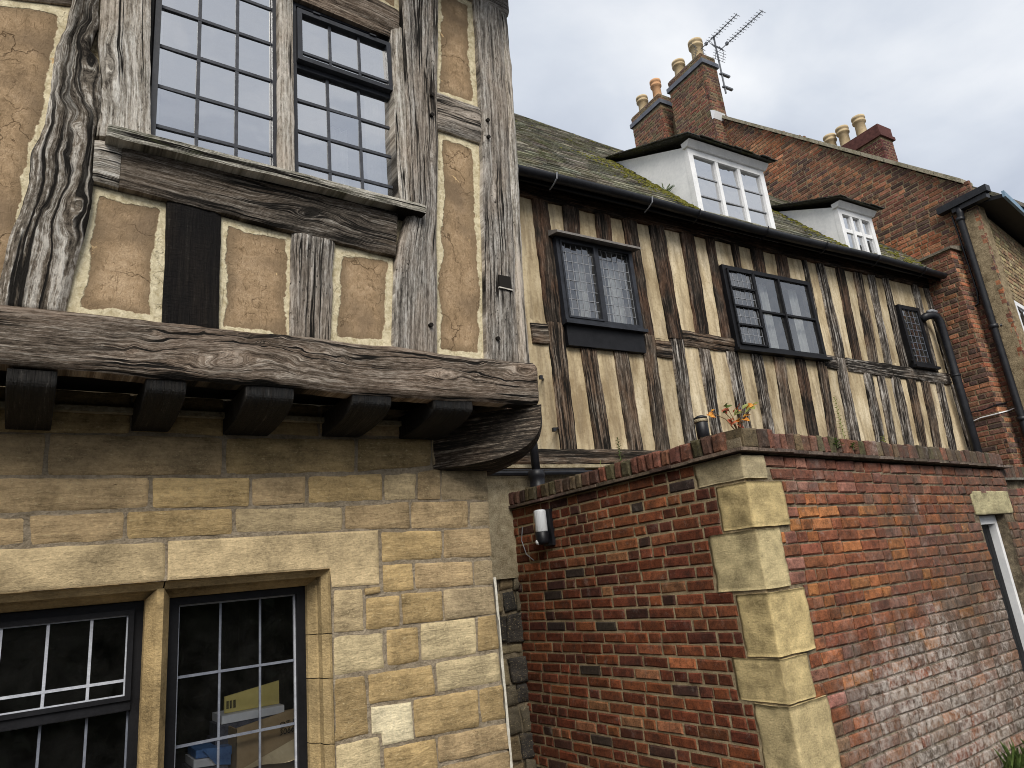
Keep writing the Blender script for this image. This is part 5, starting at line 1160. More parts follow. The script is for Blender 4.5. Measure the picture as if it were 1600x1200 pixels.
# gutter return on the gable, downpipe, cables
mb = MB(); mb.hexa([(-0.16, -0.26, 6.64), (-0.02, -0.26, 6.64), (-0.02, 0.50, 6.62), (-0.16, 0.50, 6.62), (-0.16, -0.26, 6.75), (-0.02, -0.26, 6.75), (-0.02, 0.50, 6.73), (-0.16, 0.50, 6.73)]); mb.box(-0.13, -0.005, -0.22, 0.3, 6.55, 6.635); mb.build('gutter_return', black_iron, HC)
mb = MB(); mb.tube([(-0.09, 0.20, 6.62), (-0.09, 0.21, 6.50), (-0.08, 0.235, 6.40), (-0.08, 0.235, 2.4), (-0.08, 0.235, 0.0)], 0.052, 12)
for z in (6.38, 4.55, 3.1): mb.lathe((-0.08, 0.235, z), [(0.052, 0), (0.066, 0.005), (0.066, 0.06), (0.052, 0.065)])
mb.box(-0.03, 0.02, 0.14, 0.33, 4.56, 4.60); mb.build('downpipe', black_iron, HC, True)
MB().tube([(-0.03, 0.36, 6.55), (-0.03, 0.345, 6.2), (-0.03, 0.335, 5.6), (-0.03, 0.33, 5.2), (-0.03, 0.36, 5.02), (-0.05, 0.40, 5.0)], 0.014, 6).build('cable', black_iron, HC)
MB().tube([(-0.33, 0.86, 2.4), (-0.325, 0.82, 3.15), (-0.325, 0.78, 3.22), (-0.33, 0.66, 3.245), (-0.33, 0.40, 3.25), (-0.02, 0.395, 3.30), (-0.02, 0.1, 3.36)], 0.009, 6).build('cable', white_render, HC)
MB().tube([(-0.335, 1.0, 3.30), (-0.335, 0.80, 3.36), (-0.335, 0.6, 3.345), (-0.335, 0.40, 3.38), (-0.02, 0.39, 3.42)], 0.010, 6).build('cable', black_iron, HC)
# chimney stacks
PALS = [(0.20, 0.075, 0.05), (0.15, 0.065, 0.05), (0.24, 0.11, 0.065), (0.12, 0.07, 0.055), (0.17, 0.10, 0.06), (0.14, 0.11, 0.065)]
def pot(parent, u, v, z, h, mat, r=0.125):
    m = MB(); m.lathe(cu_(u, v, z), [(r * 1.05, 0), (r, h * .12), (r * .92, h * .70), (r * 1.22, h * .73), (r * 1.25, h * .79), (r * 1.06, h * .82), (r * 1.06, h * .88), (r * 1.25, h * .91), (r * 1.22, h), (r * .8, h), (r * .75, h * .8)], 18)
    return m.build('chimney_pot', mat, parent, True)
def stack(u0, u1, v0, v1, z0, z1, label, cap=True, pal=PALS, corb=False, lim=90):
    mb = MB(); mb.box(u0 - 8.05 + .006, u1 - 8.05, v0 + .87 + .006, v1 + .87 - .006, z0, z1 + (0.25 if cap else 0.0)); s_ = mb.build('chimney_stack', mortar_tan, HC); tag(s_, label)
    items = []
    for (a, h, w, hh) in brick_rows(v0, v1, z0, z1, 0.078, 0.5, jt=0.012): items.append((cu_(u0, a, h), True, w, hh, pick(pal)))
    for (a, h, w, hh) in brick_rows(u0, u1, z0, z1, 0.078, 0.5, jt=0.012): items.append((cu_(a, v0, h), False, w, hh, pick(pal)))
    if cap:
        for (a, h, w, hh) in brick_rows(v0, v1, z1 + .15, z1 + .31, 0.078, 0.5, jt=0.012): items.append((cu_(u0, a, h), True, w, hh, pick(pal[3:])))
        for (a, h, w, hh) in brick_rows(u0, u1, z1 + .15, z1 + .31, 0.078, 0.5, jt=0.012): items.append((cu_(a, v0, h), False, w, hh, pick(pal[3:])))
    lay_bricks(s_, MWC, items, brick_far, 0.06, lim, bev=0.006, jit=0.003)
    if cap:
        m = MB(); m.box(u0 - 8.05 - .04, u1 - 8.05 + .04, v0 + .87 - .04, v1 + .87 + .04, z1 + .02, z1 + .135); m.build('lead_band', lead_sheet, s_)
        m = MB(); m.box(u0 - 8.05 + .02, u1 - 8.05, v0 + .87 + .02, v1 + .87 - .02, z1 + .25, z1 + .33); m.build('flaunching', mortar_dirty, s_)
    return s_
s2 = stack(7.75, 8.22, 3.36, 4.46, 9.6, 12.52, 'taller brick stack with the aerial mast and two pots')
pot(s2, 7.98, 3.62, 12.80, 0.62, terracotta, 0.14); pot(s2, 7.98, 4.22, 12.80, 0.52, terracotta, 0.13)
s1 = stack(7.75, 8.25, 4.80, 5.86, 9.6, 12.48, 'lower brick stack with one buff and one orange pot')
pot(s1, 8.0, 5.60, 12.76, 0.56, terracotta, 0.125); pot(s1, 8.0, 5.06, 12.76, 0.66, terracotta_red, 0.115)
s3 = stack(11.5, 12.0, 1.86, 3.6, 9.0, 10.62, 'far plum brick stack with three pots', cap=False, pal=[(0.12, 0.045, 0.04), (0.145, 0.055, 0.045), (0.10, 0.04, 0.036)])
m = MB(); m.box(11.45 - 8.05, 12.05 - 8.05, 1.81 + .87, 3.65 + .87, 10.62, 10.70); m.box(11.48 - 8.05, 12.02 - 8.05, 1.84 + .87, 3.62 + .87, 10.70, 10.94); m.build('corbel_course', simple('plum_brick_cap', (0.055, 0.025, 0.024), (0.13, 0.058, 0.05), 12, 0.85, 0.1, 0.6), s3)
for v in (3.15, 2.80, 2.36): pot(s3, 11.75, v, 10.94, 0.60, terracotta, 0.125)
m = MB(); m.hexa([(-0.31, 2.37 + 1.85, 11.05), (0.02, 2.37 + 1.85, 11.05), (0.02, 2.42 + 1.85, 11.05), (-0.31, 2.42 + 1.85, 11.05), (-0.31, 2.3 + 1.85, 11.20), (0.02, 2.3 + 1.85, 11.20), (0.02, 2.42 + 1.85, 11.30), (-0.31, 2.42 + 1.85, 11.30)]); m.build('lead_flashing', white_render, s2)
# rear and far walls
mb = MB(); mb.box(0.25, 7.9, 9.3, 9.5, 0, 8.3); mb.box(7.7, 7.9, 0.0, 9.5, 0, 8.3); mb.build('rear_wall', mortar_tan, HC)

# television aerial
AE = empty('television_aerial', MWB @ Vector((8.0, 3.10, 11.55)), RB)
tag(AE, 'grey television aerial with two combs on a mast beside the tall chimney', 'aerial')
MB().tube([(0, 0, 0.05), (0.0, 0, 1.62)], 0.020, 8).build('mast', alu, AE)
for zb_ in (.20, .55): MB().box(-.05, .25, -.03, .03, zb_, zb_ + .04).build('wall_bracket', alu, AE)
def comb(z, y0, y1, n, dx):
    m = MB(); m.tube([(dx, y0, z), (dx, y1, z + .02)], 0.011, 6)
    for i in range(n):
        y = y0 + (y1 - y0) * (0.26 + 0.74 * i / (n - 1)); m.tube([(dx - .10, y, z + .01), (dx + .10, y, z + .01)], 0.006, 4); m.tube([(dx, y, z - .035), (dx, y, z + .05)], 0.006, 4)
    m.box(dx - .025, dx + .025, y0 + (y1 - y0) * .18 - .03, y0 + (y1 - y0) * .18 + .03, z - .02, z + .045)
    for sgn in (-1, 1):
        for k in range(4):
            zz_ = z + sgn * (0.05 + 0.05 * k); yy = y0 - 0.025 * k * (1 if y1 < y0 else -1) * -1
            m.tube([(dx - .2, yy, zz_), (dx + .2, yy, zz_)], 0.005, 4)
        m.tube([(dx - .12, y0, z), (dx - .12, y0 + .07, z + sgn * .22)], 0.006, 4); m.tube([(dx + .12, y0, z), (dx + .12, y0 + .07, z + sgn * .22)], 0.006, 4)
    return m.build('aerial_comb', alu, AE)
comb(1.56, 0.42, -0.72, 11, -0.03); comb(1.12, -0.10, -1.32, 13, -0.03)
MB().tube([(-.02, .05, 1.60), (-.06, -.2, 1.50), (-.06, -.28, 1.54)], 0.008, 5).build('aerial_cable', black_iron, AE)

# ================================================================== yard wall D
HD = empty('yard_wall', (3.52, 2.6, 0))
tag(HD, 'red brick yard wall with pale stone quoins and brick-on-edge coping', 'wall')
MWD = Matrix.Translation((3.52, 2.6, 0))
CH = 0.0785
QL = [(2.19, 2.045, 0.37, 0.223), (2.03, 1.757, 0.23, 0.345), (1.748, 1.404, 0.35, 0.230), (1.388, 1.038, 0.222, 0.352), (1.032, 0.795, 0.330, 0.250), (0.788, 0.36, 0.237, 0.362), (0.35, 0.02, 0.35, 0.25)]
holesL = [(-0.01, l + 0.008, z0 - .012, z1 + .012) for z1, z0, l, r in QL]
holesR = [(-0.01, r + 0.008, z0 - .012, z1 + .012) for z1, z0, l, r in QL] + [(2.98, 3.49, -0.1, 1.735), (2.91, 3.66, 1.735, 1.935)]
LRED = [(0.24, 0.072, 0.032), (0.20, 0.058, 0.028), (0.165, 0.048, 0.026), (0.27, 0.09, 0.042), (0.13, 0.042, 0.026), (0.22, 0.07, 0.034), (0.18, 0.052, 0.027)]
LDK = [(0.075, 0.038, 0.028), (0.06, 0.042, 0.034), (0.10, 0.04, 0.03)]
LOR = [(0.38, 0.13, 0.055), (0.34, 0.15, 0.075)]
RTOP = [(0.26, 0.10, 0.065), (0.22, 0.082, 0.052), (0.28, 0.125, 0.09), (0.20, 0.078, 0.052), (0.27, 0.09, 0.048)]
RMID = [(0.31, 0.108, 0.045), (0.26, 0.085, 0.042), (0.36, 0.135, 0.052), (0.22, 0.075, 0.042), (0.28, 0.095, 0.048)]
RLOW = [(0.19, 0.088, 0.055), (0.16, 0.08, 0.055), (0.22, 0.10, 0.06), (0.13, 0.075, 0.052), (0.20, 0.11, 0.075), (0.25, 0.105, 0.055)]
items = []
for (a, h, w, hh) in brick_rows(0.0, 2.55, 0.0, 2.205, CH, 0.42, 0.222, 0.0115, holesL, random.Random(21), wob=0.003):
    x = random.random(); c = pick(LDK) if x < .09 else (pick(LOR) if x < (.16 if h < 1.9 else .25) else pick(LRED))
    items.append(((-0.0062, a, h), True, w - .003, hh - .003, (c[0] * .72, c[1] * .74, c[2] * .72)))
for (a, h, w, hh) in brick_rows(0.0, 3.70, 0.0, 2.205, CH, 0.55, 0.218, 0.011, holesR, random.Random(22), wob=0.003):
    low = (1.15 - h) + (a - 1.6) * 0.42 + 0.7 * float(fbm(a * 1.4, h * 2, 6, 3))
    if h > 1.93: pal = RTOP
    elif low > 0.15: pal = RLOW
    else: pal = RMID if random.random() < .75 else RTOP
    if low > 0.15 and random.random() < .2: pal = RMID
    z = -0.16 * 0 - (0.055 * h / 2.2) * 0
    items.append(((a, 0, h - 0.022 * a * (h / 2.2)), False, w, hh, tuple(x * y_ for x, y_ in zip(pick(pal), (.80, .86, .84)))))
lay_bricks(HD, MWD, items, brick_red, 0.09, 300, bev=0.006, jit=0.0035, proud=0.0029)
mb = MB(); mb.box(0.0008, 0.34, 0.34, 2.55, 0, 2.20); mb.box(0.0008, 0.02, 0.012, 0.34, 0, 2.20); mb.build('wall_core_side', mortar_pale, HD)
mb = MB(); mb.box(0.021, 2.98, 0.011, 0.338, 0, 2.12); mb.box(3.49, 3.70, 0.011, 0.338, 0, 2.10); mb.box(2.98, 3.49, 0.011, 0.338, 1.735, 2.1); mb.build('wall_core_front', mortar_dirty, HD)
# quoins: L-shaped corner stones with worn faces
QC = [(0.36, 0.30, 0.185), (0.43, 0.335, 0.165), (0.45, 0.37, 0.205), (0.48, 0.375, 0.185), (0.45, 0.355, 0.18), (0.46, 0.37, 0.20), (0.36, 0.3, 0.18)]
def quoin(z1, z0, l, r, c, k):
    # rounded-corner outline: side leg (along +y), worn arris, front leg (along +x); front grids displaced
    rs = np.random.RandomState(k); path = []
    for t in np.linspace(l, 0.006, 16): path.append((-0.010, t, 1.0))
    for th in np.linspace(0, math.pi / 2, 7)[1:-1]:
        path.append((-0.010 + 0.016 * (1 - math.cos(th)), 0.006 - 0.016 * math.sin(th), 1.0))
    for t in np.linspace(0.006, r, 12): path.append((t, -0.010, 1.0))
    path = np.array(path)[:, :2]; n = len(path); H = 16; zs_ = np.linspace(z0 + .003, z1 - .003, H)
    nr = np.array([(-1, 0)] * 16 + [(-math.cos(t), -math.sin(t)) for t in np.linspace(0, math.pi / 2, 7)[1:-1]] + [(0, -1)] * 12, float)
    L = np.r_[0, np.cumsum(np.hypot(*np.diff(path, axis=0).T))]
    V = []; 
    for z in zs_:
        ez = min(z - z0, z1 - z)
        for i in range(n):
            el = min(L[i], L[-1] - L[i]); e = min(ez, el)
            d = 0.020 * float(fbm(L[i] * 14, z * 14, k * 3, 4)) - 0.007 * max(0, 1 - e / 0.009) ** 2
            V.append((path[i][0] + nr[i][0] * d, path[i][1] + nr[i][1] * d, z + 0.008 * float(fbm(L[i] * 7, 1.0, k + 40, 3)) * (1 if ez > 0.01 else 1)))
    F = [(j * n + i, j * n + i + 1, (j + 1) * n + i + 1, (j + 1) * n + i) for j in range(H - 1) for i in range(n - 1)]
    F = [f[::-1] if False else f for f in F]
    b = len(V); V += [(0.12, l, z0), (0.12, 0.12, z0), (r, 0.12, z0), (0.12, l, z1), (0.12, 0.12, z1), (r, 0.12, z1)]
    F.append(tuple(range(n)) + (b + 2, b + 1, b)); F.append(tuple((H - 1) * n + i for i in range(n))[::-1] + (b + 3, b + 4, b + 5))
    F.append(tuple(j * n for j in range(H)) + (b + 3, b)); F.append(tuple(j * n + n - 1 for j in range(H))[::-1] + (b + 2, b + 5))
    o = link('quoin_stone', mesh_data('quoin_stone', V, F, stone_quoin, False, {'tint': ('FLOAT_COLOR', np.ones((len(V), 4)))}), HD); o.color = (*c, 1)
    o.data.polygons.foreach_set('use_smooth', [True] * ((H - 1) * (n - 1)) + [False] * (len(F) - (H - 1) * (n - 1)))
for k, (z1, z0, l, r) in enumerate(QL): quoin(z1, z0, l, r, QC[k], k + 1)
# tile course and brick-on-edge coping, each piece on its own
COP = [(0.14, 0.06, 0.04), (0.11, 0.055, 0.04), (0.17, 0.072, 0.045), (0.085, 0.055, 0.04), (0.12, 0.085, 0.05), (0.09, 0.075, 0.04)]
y = 0.02
while y < 2.5:
    w = random.uniform(0.15, 0.2); m = MB(); m.t = (*pick([(0.13, 0.10, 0.075), (0.10, 0.07, 0.055), (0.16, 0.12, 0.09)]), 1); k = random.uniform(-.008, .008)
    m.box(-0.045 + k, 0.37, y, y + w - .006, 2.207, 2.228 + random.uniform(-.002, .003)); m.build('creasing_tile', brick_red, HD, tint=True); y += w
x = -0.05
def slope(x): return -0.0215 * max(0, x)
while x < 3.68:
    w = random.uniform(0.15, 0.2); m = MB(); m.t = (*pick([(0.13, 0.10, 0.075), (0.10, 0.07, 0.055), (0.16, 0.12, 0.09)]), 1); k = random.uniform(-.008, .008)
    m.box(x, x + w - .006, -0.05 + k, 0.37, 2.2095 + slope(x), 2.2305 + slope(x)); m.build('creasing_tile', brick_red, HD, tint=True); x += w
def coping(x, y, side, w, c, h, dz=0.0):
    V, F = brick_vf(w, h, 0.33, 0.004, 0.010)
    if side: V = rot_side(V)
    o = link('coping_brick', mesh_data('coping_brick', V, F, brick_red, False, {'tint': ('FLOAT_COLOR', np.ones((len(V), 4)))}), HD)
    o.location = (x, y, 2.232 + h / 2 + dz); o.rotation_euler = (random.gauss(0, .02), random.gauss(0, .02), random.gauss(0, .02)); o.color = (*c, 1)
y = 0.10
while y < 2.5:
    w = random.uniform(0.068, 0.10); c = pick(COP); coping(-0.02 + random.uniform(-.008, .008), y + w / 2, True, w - .010, c, 0.112 + random.uniform(-.006, .006)); y += w
x = 0.345
while x < 3.68:
    w = random.uniform(0.066, 0.088); c = pick(COP); coping(x + w / 2, -0.02 + random.uniform(-.006, .006), False, w - .008, c, 0.112 + random.uniform(-.006, .006), slope(x)); x += w
for (x, w) in ((0.02, 0.15), (0.175, 0.11), (0.28, 0.06)): coping(x + w / 2, -0.025, False, w - .008, pick(COP), 0.125)
V = []; F = []
for i in range(30):
    for j in range(14):
        a = i / 29; b = j / 13; V.append((-0.03 + 0.36 * b, -0.03 + 0.5 * a, 2.30 + 0.06 * float(fbm(a * 5, b * 4, 3, 3)) + 0.04 * math.sin(a * 3.14)))
for i in range(29):
    for j in range(13): F.append((i * 14 + j, i * 14 + j + 1, (i + 1) * 14 + j + 1, (i + 1) * 14 + j))
mb = MB(); mb.box(0.02, 0.33, 0.0, 2.5, 2.229, 2.300); mb.build('coping_mortar', mortar_dirty, HD)
mb = MB(); mb.hexa([(0.30, 0.01, 2.20), (3.68, 0.01, 2.13), (3.68, 0.33, 2.13), (0.30, 0.33, 2.20), (0.30, 0.01, 2.295), (3.68, 0.01, 2.215), (3.68, 0.33, 2.215), (0.30, 0.33, 2.295)]); mb.build('coping_mortar', mortar_dirty, HD)
# doorway: stone lintel, white frame, dark door
stone_block('door_lintel', [(2.915, 1.935), (3.655, 1.930), (3.652, 1.735), (2.922, 1.738)], FRONT(0.0), stone, HD, (0.36, 0.32, 0.19), 0.004, 0.15)
mb = MB(); mb.box(2.985, 3.13, 0.085, 0.16, 0.0, 1.73); mb.box(3.13, 3.485, 0.086, 0.16, 1.66, 1.73); mb.box(3.44, 3.485, 0.085, 0.16, 0, 1.66); mb.build('door_frame', white_render, HD)
mb = MB()
for k in range(4): mb.box(3.132 + k * 0.077, 3.205 + k * 0.077, 0.14, 0.17, 0.02, 1.655)
mb.build('door', black_paint, HD)
# wall continuing beyond the doorway, a step lower
HD2 = empty('lower_wall', (7.24, 2.66, 0)); tag(HD2, 'short lower run of brick wall past the yard doorway', 'wall')
items = [((a, 0, h), False, w, hh, pick(RLOW + RTOP)) for (a, h, w, hh) in brick_rows(0.0, 2.4, 0.0, 2.02, CH, 0.5, jt=0.012)]
lay_bricks(HD2, Matrix.Translation((7.24, 2.66, 0)), items, brick_red, 0.08, 60, bev=0.007)
mb = MB(); mb.box(0.0, 2.4, 0.009, 0.3, 0, 2.03); mb.build('wall_core', mortar_dirty, HD2)
x = 0.0
while x < 2.4:
    m = MB(); m.t = (*pick(COP), 1); m.box(x, x + .072, -0.03, 0.3, 2.05, 2.155); m.build('coping_brick', brick_red, HD2, tint=True); x += .08
mb = MB(); mb.t = (0.2, 0.19, 0.16, 1); mb.box(0.0, 2.4, -0.05, 0.32, 2.03, 2.05); mb.build('creasing_course', brick_red, HD2, tint=True)

# ================================================================== small things
# wall lamp
L = empty('wall_lamp', (3.50, 4.56, 1.86)); tag(L, 'black outdoor wall lamp with a ribbed clear cylinder on the yard wall', 'lamp')
mb = MB(); mb.box(-0.015, 0.02, -0.06, 0.06, -0.02, 0.27); mb.build('back_plate', black_iron, L)
N = NT('lamp_diffuser'); lampg = N.bsdf((0.62, 0.64, 0.66), 0.25, N.noise(N.vscale(N.obj(), (40, 40, 3)), 3.0, 2), 0.5, 0.01, 0.6)
mb = MB(); mb.lathe((-0.065, 0.0, 0.09), [(0.048, 0), (0.050, 0.01), (0.050, 0.165), (0.046, 0.175), (0.030, 0.180)], 20); mb.build('diffuser', lampg, L, True)
mb = MB(); mb.lathe((-0.065, 0.0, -0.01), [(0.03, 0), (0.05, 0.012), (0.054, 0.03), (0.054, 0.098), (0.046, 0.105)], 18); mb.build('lamp_base', black_iron, L, True)
mb = MB(); mb.lathe((-0.105, 0.012, 0.005), [(0.0, -0.015), (0.018, -0.006), (0.022, 0.008), (0.016, 0.024), (0.0, 0.03)], 12); mb.build('motion_sensor', white_paint, L, True)
c_ = MB().tube([(3.505, 4.92, 2.03), (3.503, 4.95, 1.92), (3.503, 4.90, 1.80), (3.503, 4.80, 1.74)], 0.004, 5).build('cable', lead_dull); tag(c_, 'thin pale cable looping down the brick beside the wall lamp', 'cable')
# capped vent pipe on the coping
Vp = empty('vent_pipe', (3.66, 2.966, 2.33)); tag(Vp, 'short black vent pipe standing on the yard wall coping', 'pipe')
mb = MB(); mb.lathe((0, 0, 0), [(0.042, 0), (0.042, 0.16), (0.036, 0.165)], 16); mb.build('pipe', black_iron, Vp, True)
mb = MB(); mb.lathe((0, 0, 0.155), [(0.044, 0), (0.047, 0.004), (0.047, 0.02), (0.042, 0.022)], 16); mb.build('rim', render_pale, Vp, True)
mb = MB(); mb.lathe((0, 0, 0.178), [(0.042, 0), (0.044, 0.012), (0.02, 0.024)], 16); mb.build('cap', black_iron, Vp, True)
# plants
def leaf(mb, p, d, l, w, up=(0, 0, 1), curl=0.25):
    p = Vector(p); d = Vector(d).normalized(); s_ = d.cross(Vector(up)); s_ = s_.normalized() if s_.length > 1e-3 else Vector((1, 0, 0)); n = s_.cross(d)
    V = [p, p + d * l * .35 + s_ * w * .5 + n * w * .15, p + d * l * .75 + s_ * w * .36 - n * l * curl * .4, p + d * l - n * l * curl, p + d * l * .75 - s_ * w * .36 - n * l * curl * .4, p + d * l * .35 - s_ * w * .5 + n * w * .15, p + d * l * .5 - n * l * curl * .15]
    mb.add(V, [(0, 1, 6), (1, 2, 6), (2, 3, 6), (3, 4, 6), (4, 5, 6), (5, 0, 6)])
AP = empty('autumn_plant', (3.66, 2.69, 2.34)); tag(AP, 'small self-sown plant with orange and yellow autumn leaves on the wall corner', 'plant')
tips = [((0.0, 0.195, 0.20), leaf_orange), ((0.0, 0.05, 0.19), leaf_green), ((0.02, -0.02, 0.165), leaf_red), ((-0.01, -0.05, 0.10), leaf_orange), ((0.0, -0.13, 0.14), leaf_lime), ((0.03, 0.07, 0.12), leaf_red), ((0.0, -0.06, 0.15), leaf_lime), ((0.02, -0.14, 0.17), leaf_orange), ((-0.02, 0.0, 0.08), leaf_red), ((0.0, -0.04, 0.09), leaf_orange), ((0.01, 0.10, 0.19), leaf_red)]
stm = MB()
for t, m in tips: stm.tube([(0, 0, 0), (t[0] * .4, t[1] * .4, t[2] * .6), t], [0.004, 0.003, 0.0018], 5)
stm.build('stems', stem_m, AP)
rl = random.Random(8)
for t, m in tips:
    mb = MB()
    for k in range(3): leaf(mb, (t[0] + rl.uniform(-.02, .02), t[1] + rl.uniform(-.02, .02), t[2] + rl.uniform(-.02, .01)), (rl.uniform(-.6, .3), rl.uniform(-1, 1), rl.uniform(-.5, .4)), rl.uniform(.04, .07), rl.uniform(.026, .04), (-.6, -.3, .7))
    mb.build('leaf', m, AP)
def sprig(name, loc, h, label, mat=leaf_green, n=26, l=0.03, w=0.008, lean=(0, 0)):
    e_ = empty(name, loc); tag(e_, label, 'plant', 'self-sown weeds on the walls and roof'); m = MB(); m.tube([(0, 0, 0), (lean[0] * .4, lean[1] * .4, h * .5), (lean[0], lean[1], h)], [0.003, 0.0025, 0.001], 5); m.build('stem', mat, e_)
    m = MB()
    for i in range(n):
        t = (i + .5) / n; a = i * 2.4; ll = l * (1.15 - .6 * t); leaf(m, (lean[0] * t, lean[1] * t, h * t), (math.cos(a), math.sin(a), 0.35 + .5 * t), ll, w)
    m.build('leaves', mat, e_); return e_
sprig('weed', (3.64, 3.755, 2.33), 0.22, 'upright green weed growing from the side coping near the jettied house', leaf_green, 34, 0.045, 0.012)
sprig('weed', (3.64, 3.98, 2.33), 0.10, 'tiny dry weed on the side coping left of the green sprig', leaf_lime, 6, 0.02, 0.006)
sprig('weed', (4.93, 2.72, 2.30), 0.40, 'tall thin yellow-green weed on the front coping', leaf_lime, 40, 0.04, 0.012, (0.08, 0.05))
sprig('weed', (5.45, 2.70, 2.29), 0.10, 'low pale weed tuft further along the front coping', leaf_lime, 16, 0.05, 0.014)
sprig('weed', (4.55, 2.575, 2.25), 0.06, 'small green weed rooted in the tile course of the front wall', leaf_green, 14, 0.06, 0.02)
sprig('weed', (4.75, 2.575, 2.24), 0.05, 'second green weed in the tile course right of the first', leaf_green, 12, 0.05, 0.02)
def fern(name, loc, label, n=7, l=0.22, d0=(-.6, -.8), rz=0):
    e_ = empty(name, loc, rz); tag(e_, label, 'plant')
    for k in range(n):
        m = MB(); a = -1.9 + 3.0 * k / max(1, n - 1); p = Vector((0, 0, 0)); d = Vector((-abs(math.cos(a)) * .5, math.sin(a), 0.9)).normalized()
        for i in range(9):
            q = p + d * l / 9
            m.tube([p, q], 0.0025, 4)
            sd_ = d.cross(Vector((-1, 0, 0))).normalized()
            for sg in (-1, 1): leaf(m, q, sd_ * sg + d * .5, 0.045 * (1.1 - i / 10), 0.014, (-1, 0, .3))
            p = q; d = (d + Vector((0, 0, -0.12))).normalized()
        m.build('frond', leaf_green, e_)
fern('fern', MWB @ Vector((2.575, 0.41, 6.22)), 'little fern sprouting beside the larger dormer', rz=RB)
for k, (u, v, z) in enumerate(((7.25, -0.17, 5.60), (7.45, -0.12, 5.66))):
    sprig('weed', MWB @ Vector((u, v, z)), 0.09, ('green weed on the eave slates beside the brick gable', 'second green weed higher on the slates by the gable')[k], leaf_green, 24, 0.07, 0.03)
# grass and ivy at the foot of the yard wall
gm = MB(); rg = random.Random(4)
for k in range(900):
    x = rg.uniform(5.6, 9.0); yy = 2.57 - abs(rg.gauss(0, 0.12)); leaf(gm, (x, yy, 0), (rg.uniform(-.5, .5), rg.uniform(-.8, .2), 1), rg.uniform(.05, .2), rg.uniform(.008, .03), (1, 0, 0))
o = gm.build('weeds', leaf_green); tag(o, 'ragged grass and weeds along the foot of the yard wall', 'weeds', kind='stuff')
# contents of the lower window
BX = empty('cardboard_box', (0.84, 2.83, 0.875)); tag(BX, 'open brown cardboard box with printed letters behind the lower right window', 'box')
mb = MB(); mb.hexa([(-0.165, 0.0, 0), (0.16, -0.02, 0), (0.16, 0.006, 0), (-0.165, 0.006, 0), (-0.165, 0.0, 0.315), (0.16, -0.02, 0.365), (0.16, -0.012, 0.365), (-0.165, 0.008, 0.315)])
mb.box(-0.165, -0.159, 0.0, 0.26, 0.0, 0.31); mb.box(0.154, 0.16, 0.0, 0.26, 0.0, 0.33); mb.box(-0.165, 0.16, 0.254, 0.26, 0.0, 0.31); mb.build('box_body', board, BX)
mb = MB(); V = []; F = []
for i in range(13):
    t = i / 12; V += [(-0.165 + 0.33 * t, -0.006 - 0.02 * t, 0.175 + 0.115 * t), (-0.165 + 0.33 * t, -0.035 - 0.03 * math.sin(t * 3.1), 0.170 + 0.04 * t + 0.01 * math.sin(9 * t))]
    if i: F.append((2 * i - 2, 2 * i - 1, 2 * i + 1, 2 * i))
link('box_flap', mesh_data('box_flap', V, F, board_in), BX)
for txt, lz in (('OT LE', 0.0), ('30666', -0.024)):
    cv = bpy.data.curves.new('printed_letters', 'FONT'); cv.body = txt; cv.size = 0.028; cv.extrude = 0.0004; cv.shear = 0.15
    tmp = bpy.data.objects.new('tmp', cv); col.objects.link(tmp); dg = bpy.context.evaluated_depsgraph_get(); me = bpy.data.meshes.new_from_object(tmp.evaluated_get(dg)); bpy.data.objects.remove(tmp)
    me.name = 'printed_letters'; me.materials.clear(); me.materials.append(ink); o = link('printed_letters', me, BX); o.location = (-0.020, -0.0165, 0.288 + lz); o.rotation_euler = (math.radians(90), math.radians(-6), math.radians(-3.5))
CY = empty('yellow_card', (0.775, 3.00, 1.225)); tag(CY, 'yellow card with a barcode propped on the books in the lower window', 'card')
mb = MB(); mb.hexa([(-0.105, 0, 0.0), (0.10, 0, 0.0), (0.10, 0.012, 0.0), (-0.105, 0.012, 0.0), (-0.105, 0.0, 0.058), (0.10, 0.0, 0.085), (0.10, 0.012, 0.085), (-0.105, 0.012, 0.058)]); mb.build('card_body', card_yellow, CY)
mb = MB()
for k, x in enumerate((0, 4, 7, 12, 15, 21, 24, 29)): mb.box(-0.098 + x * .0011, -0.098 + x * .0011 + (.0022 if k % 3 else .0036), -0.001, 0.0, 0.014, 0.042)
mb.build('barcode', ink, CY)
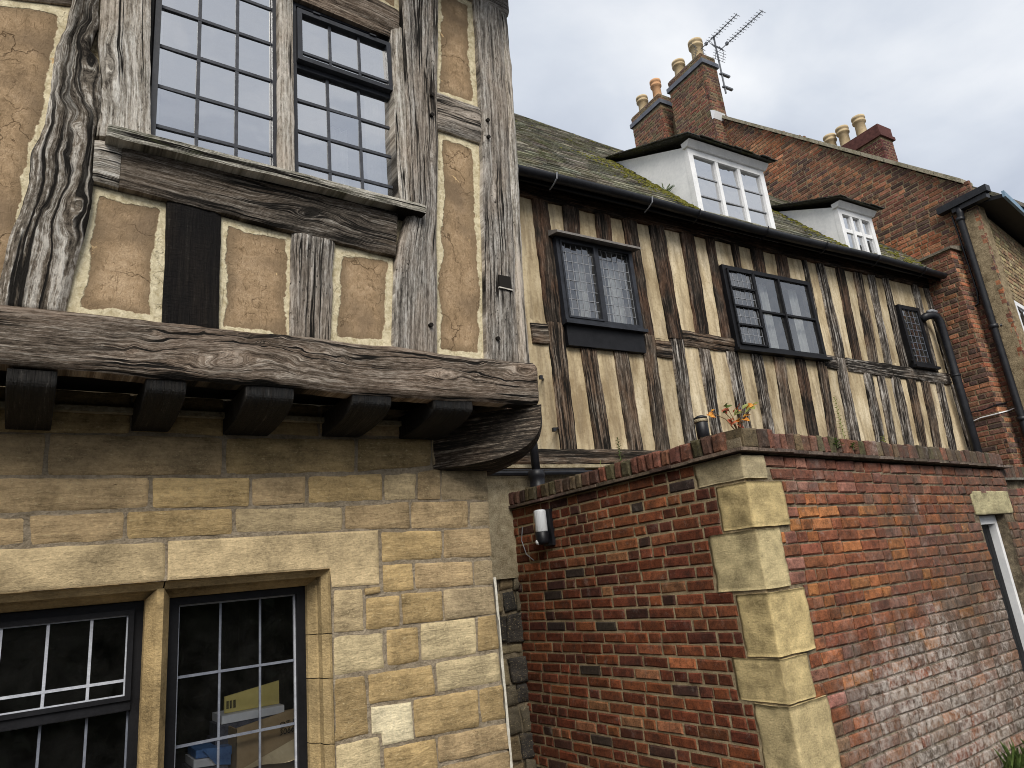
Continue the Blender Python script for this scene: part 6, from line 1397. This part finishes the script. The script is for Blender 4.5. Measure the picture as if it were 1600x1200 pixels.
BK = empty('book_stack', (0.77, 2.96, 0.875)); tag(BK, 'untidy stack of pale and dark books under the yellow card', 'books')
for k, (x0, x1, z0, z1, m) in enumerate(((-0.14, 0.12, 0.0, 0.27, print_dark), (-0.13, 0.13, 0.272, 0.318, print_dark), (-0.12, 0.11, 0.32, 0.348, paper_white))): MB().box(x0, x1, 0.0 - .004 * k, 0.15, z0, z1).build('book', m, BK)
MG = empty('magazine_pile', (0.60, 2.90, 0.875)); tag(MG, 'pile of blue and black magazines left of the cardboard box', 'magazines')
rm = random.Random(2)
for k in range(9):
    m = MB(); dx_, a = rm.uniform(-.015, .015), rm.uniform(-.05, .05); z = k * 0.029
    m.hexa([(-0.06 + dx_, 0, z), (0.065 + dx_, 0 + a * .1, z - .01), (0.065 + dx_, 0.15, z - .01), (-0.06 + dx_, 0.15, z), (-0.06 + dx_, 0, z + .026), (0.065 + dx_, 0 + a * .1, z + .017), (0.065 + dx_, 0.15, z + .017), (-0.06 + dx_, 0.15, z + .026)]); m.build('magazine', [print_dark, paper_white, print_blue][k % 3], MG)
m = MB(); m.add([(-0.03, -0.012, 0.262), (0.07, -0.012, 0.250), (0.07, -0.006, 0.190), (0.02, -0.008, 0.20)], [(0, 1, 2, 3)]); m.build('cover', print_blue, MG)
# unseen hedge added to give the lower windows a dark reflection
hg = empty('reflection_hedge', (1.5, -5.2, 0)); tag(hg, 'unseen dark evergreen hedge added across the lane to darken the lower window reflections', 'hedge')
hm = MB(); rh = random.Random(9)
for k in range(9000):
    x = rh.uniform(-9, 9); face = rh.random()
    if face < .75: p = (x, 0.5 + rh.gauss(0, .08), rh.uniform(0, 2.7))
    else: p = (x, rh.uniform(-.5, .5), 2.7 + rh.gauss(0, .07))
    leaf(hm, p, (rh.uniform(-1, 1), rh.uniform(.1, 1), rh.uniform(-.6, .8)), rh.uniform(.09, .2), rh.uniform(.06, .12))
hm.build('foliage', leaf_dark, hg, kind='stuff')
hb = MB(); hb.box(-9, 9, -0.5, 0.42, 0, 2.62); hb.build('hedge_core', leaf_dark, hg)
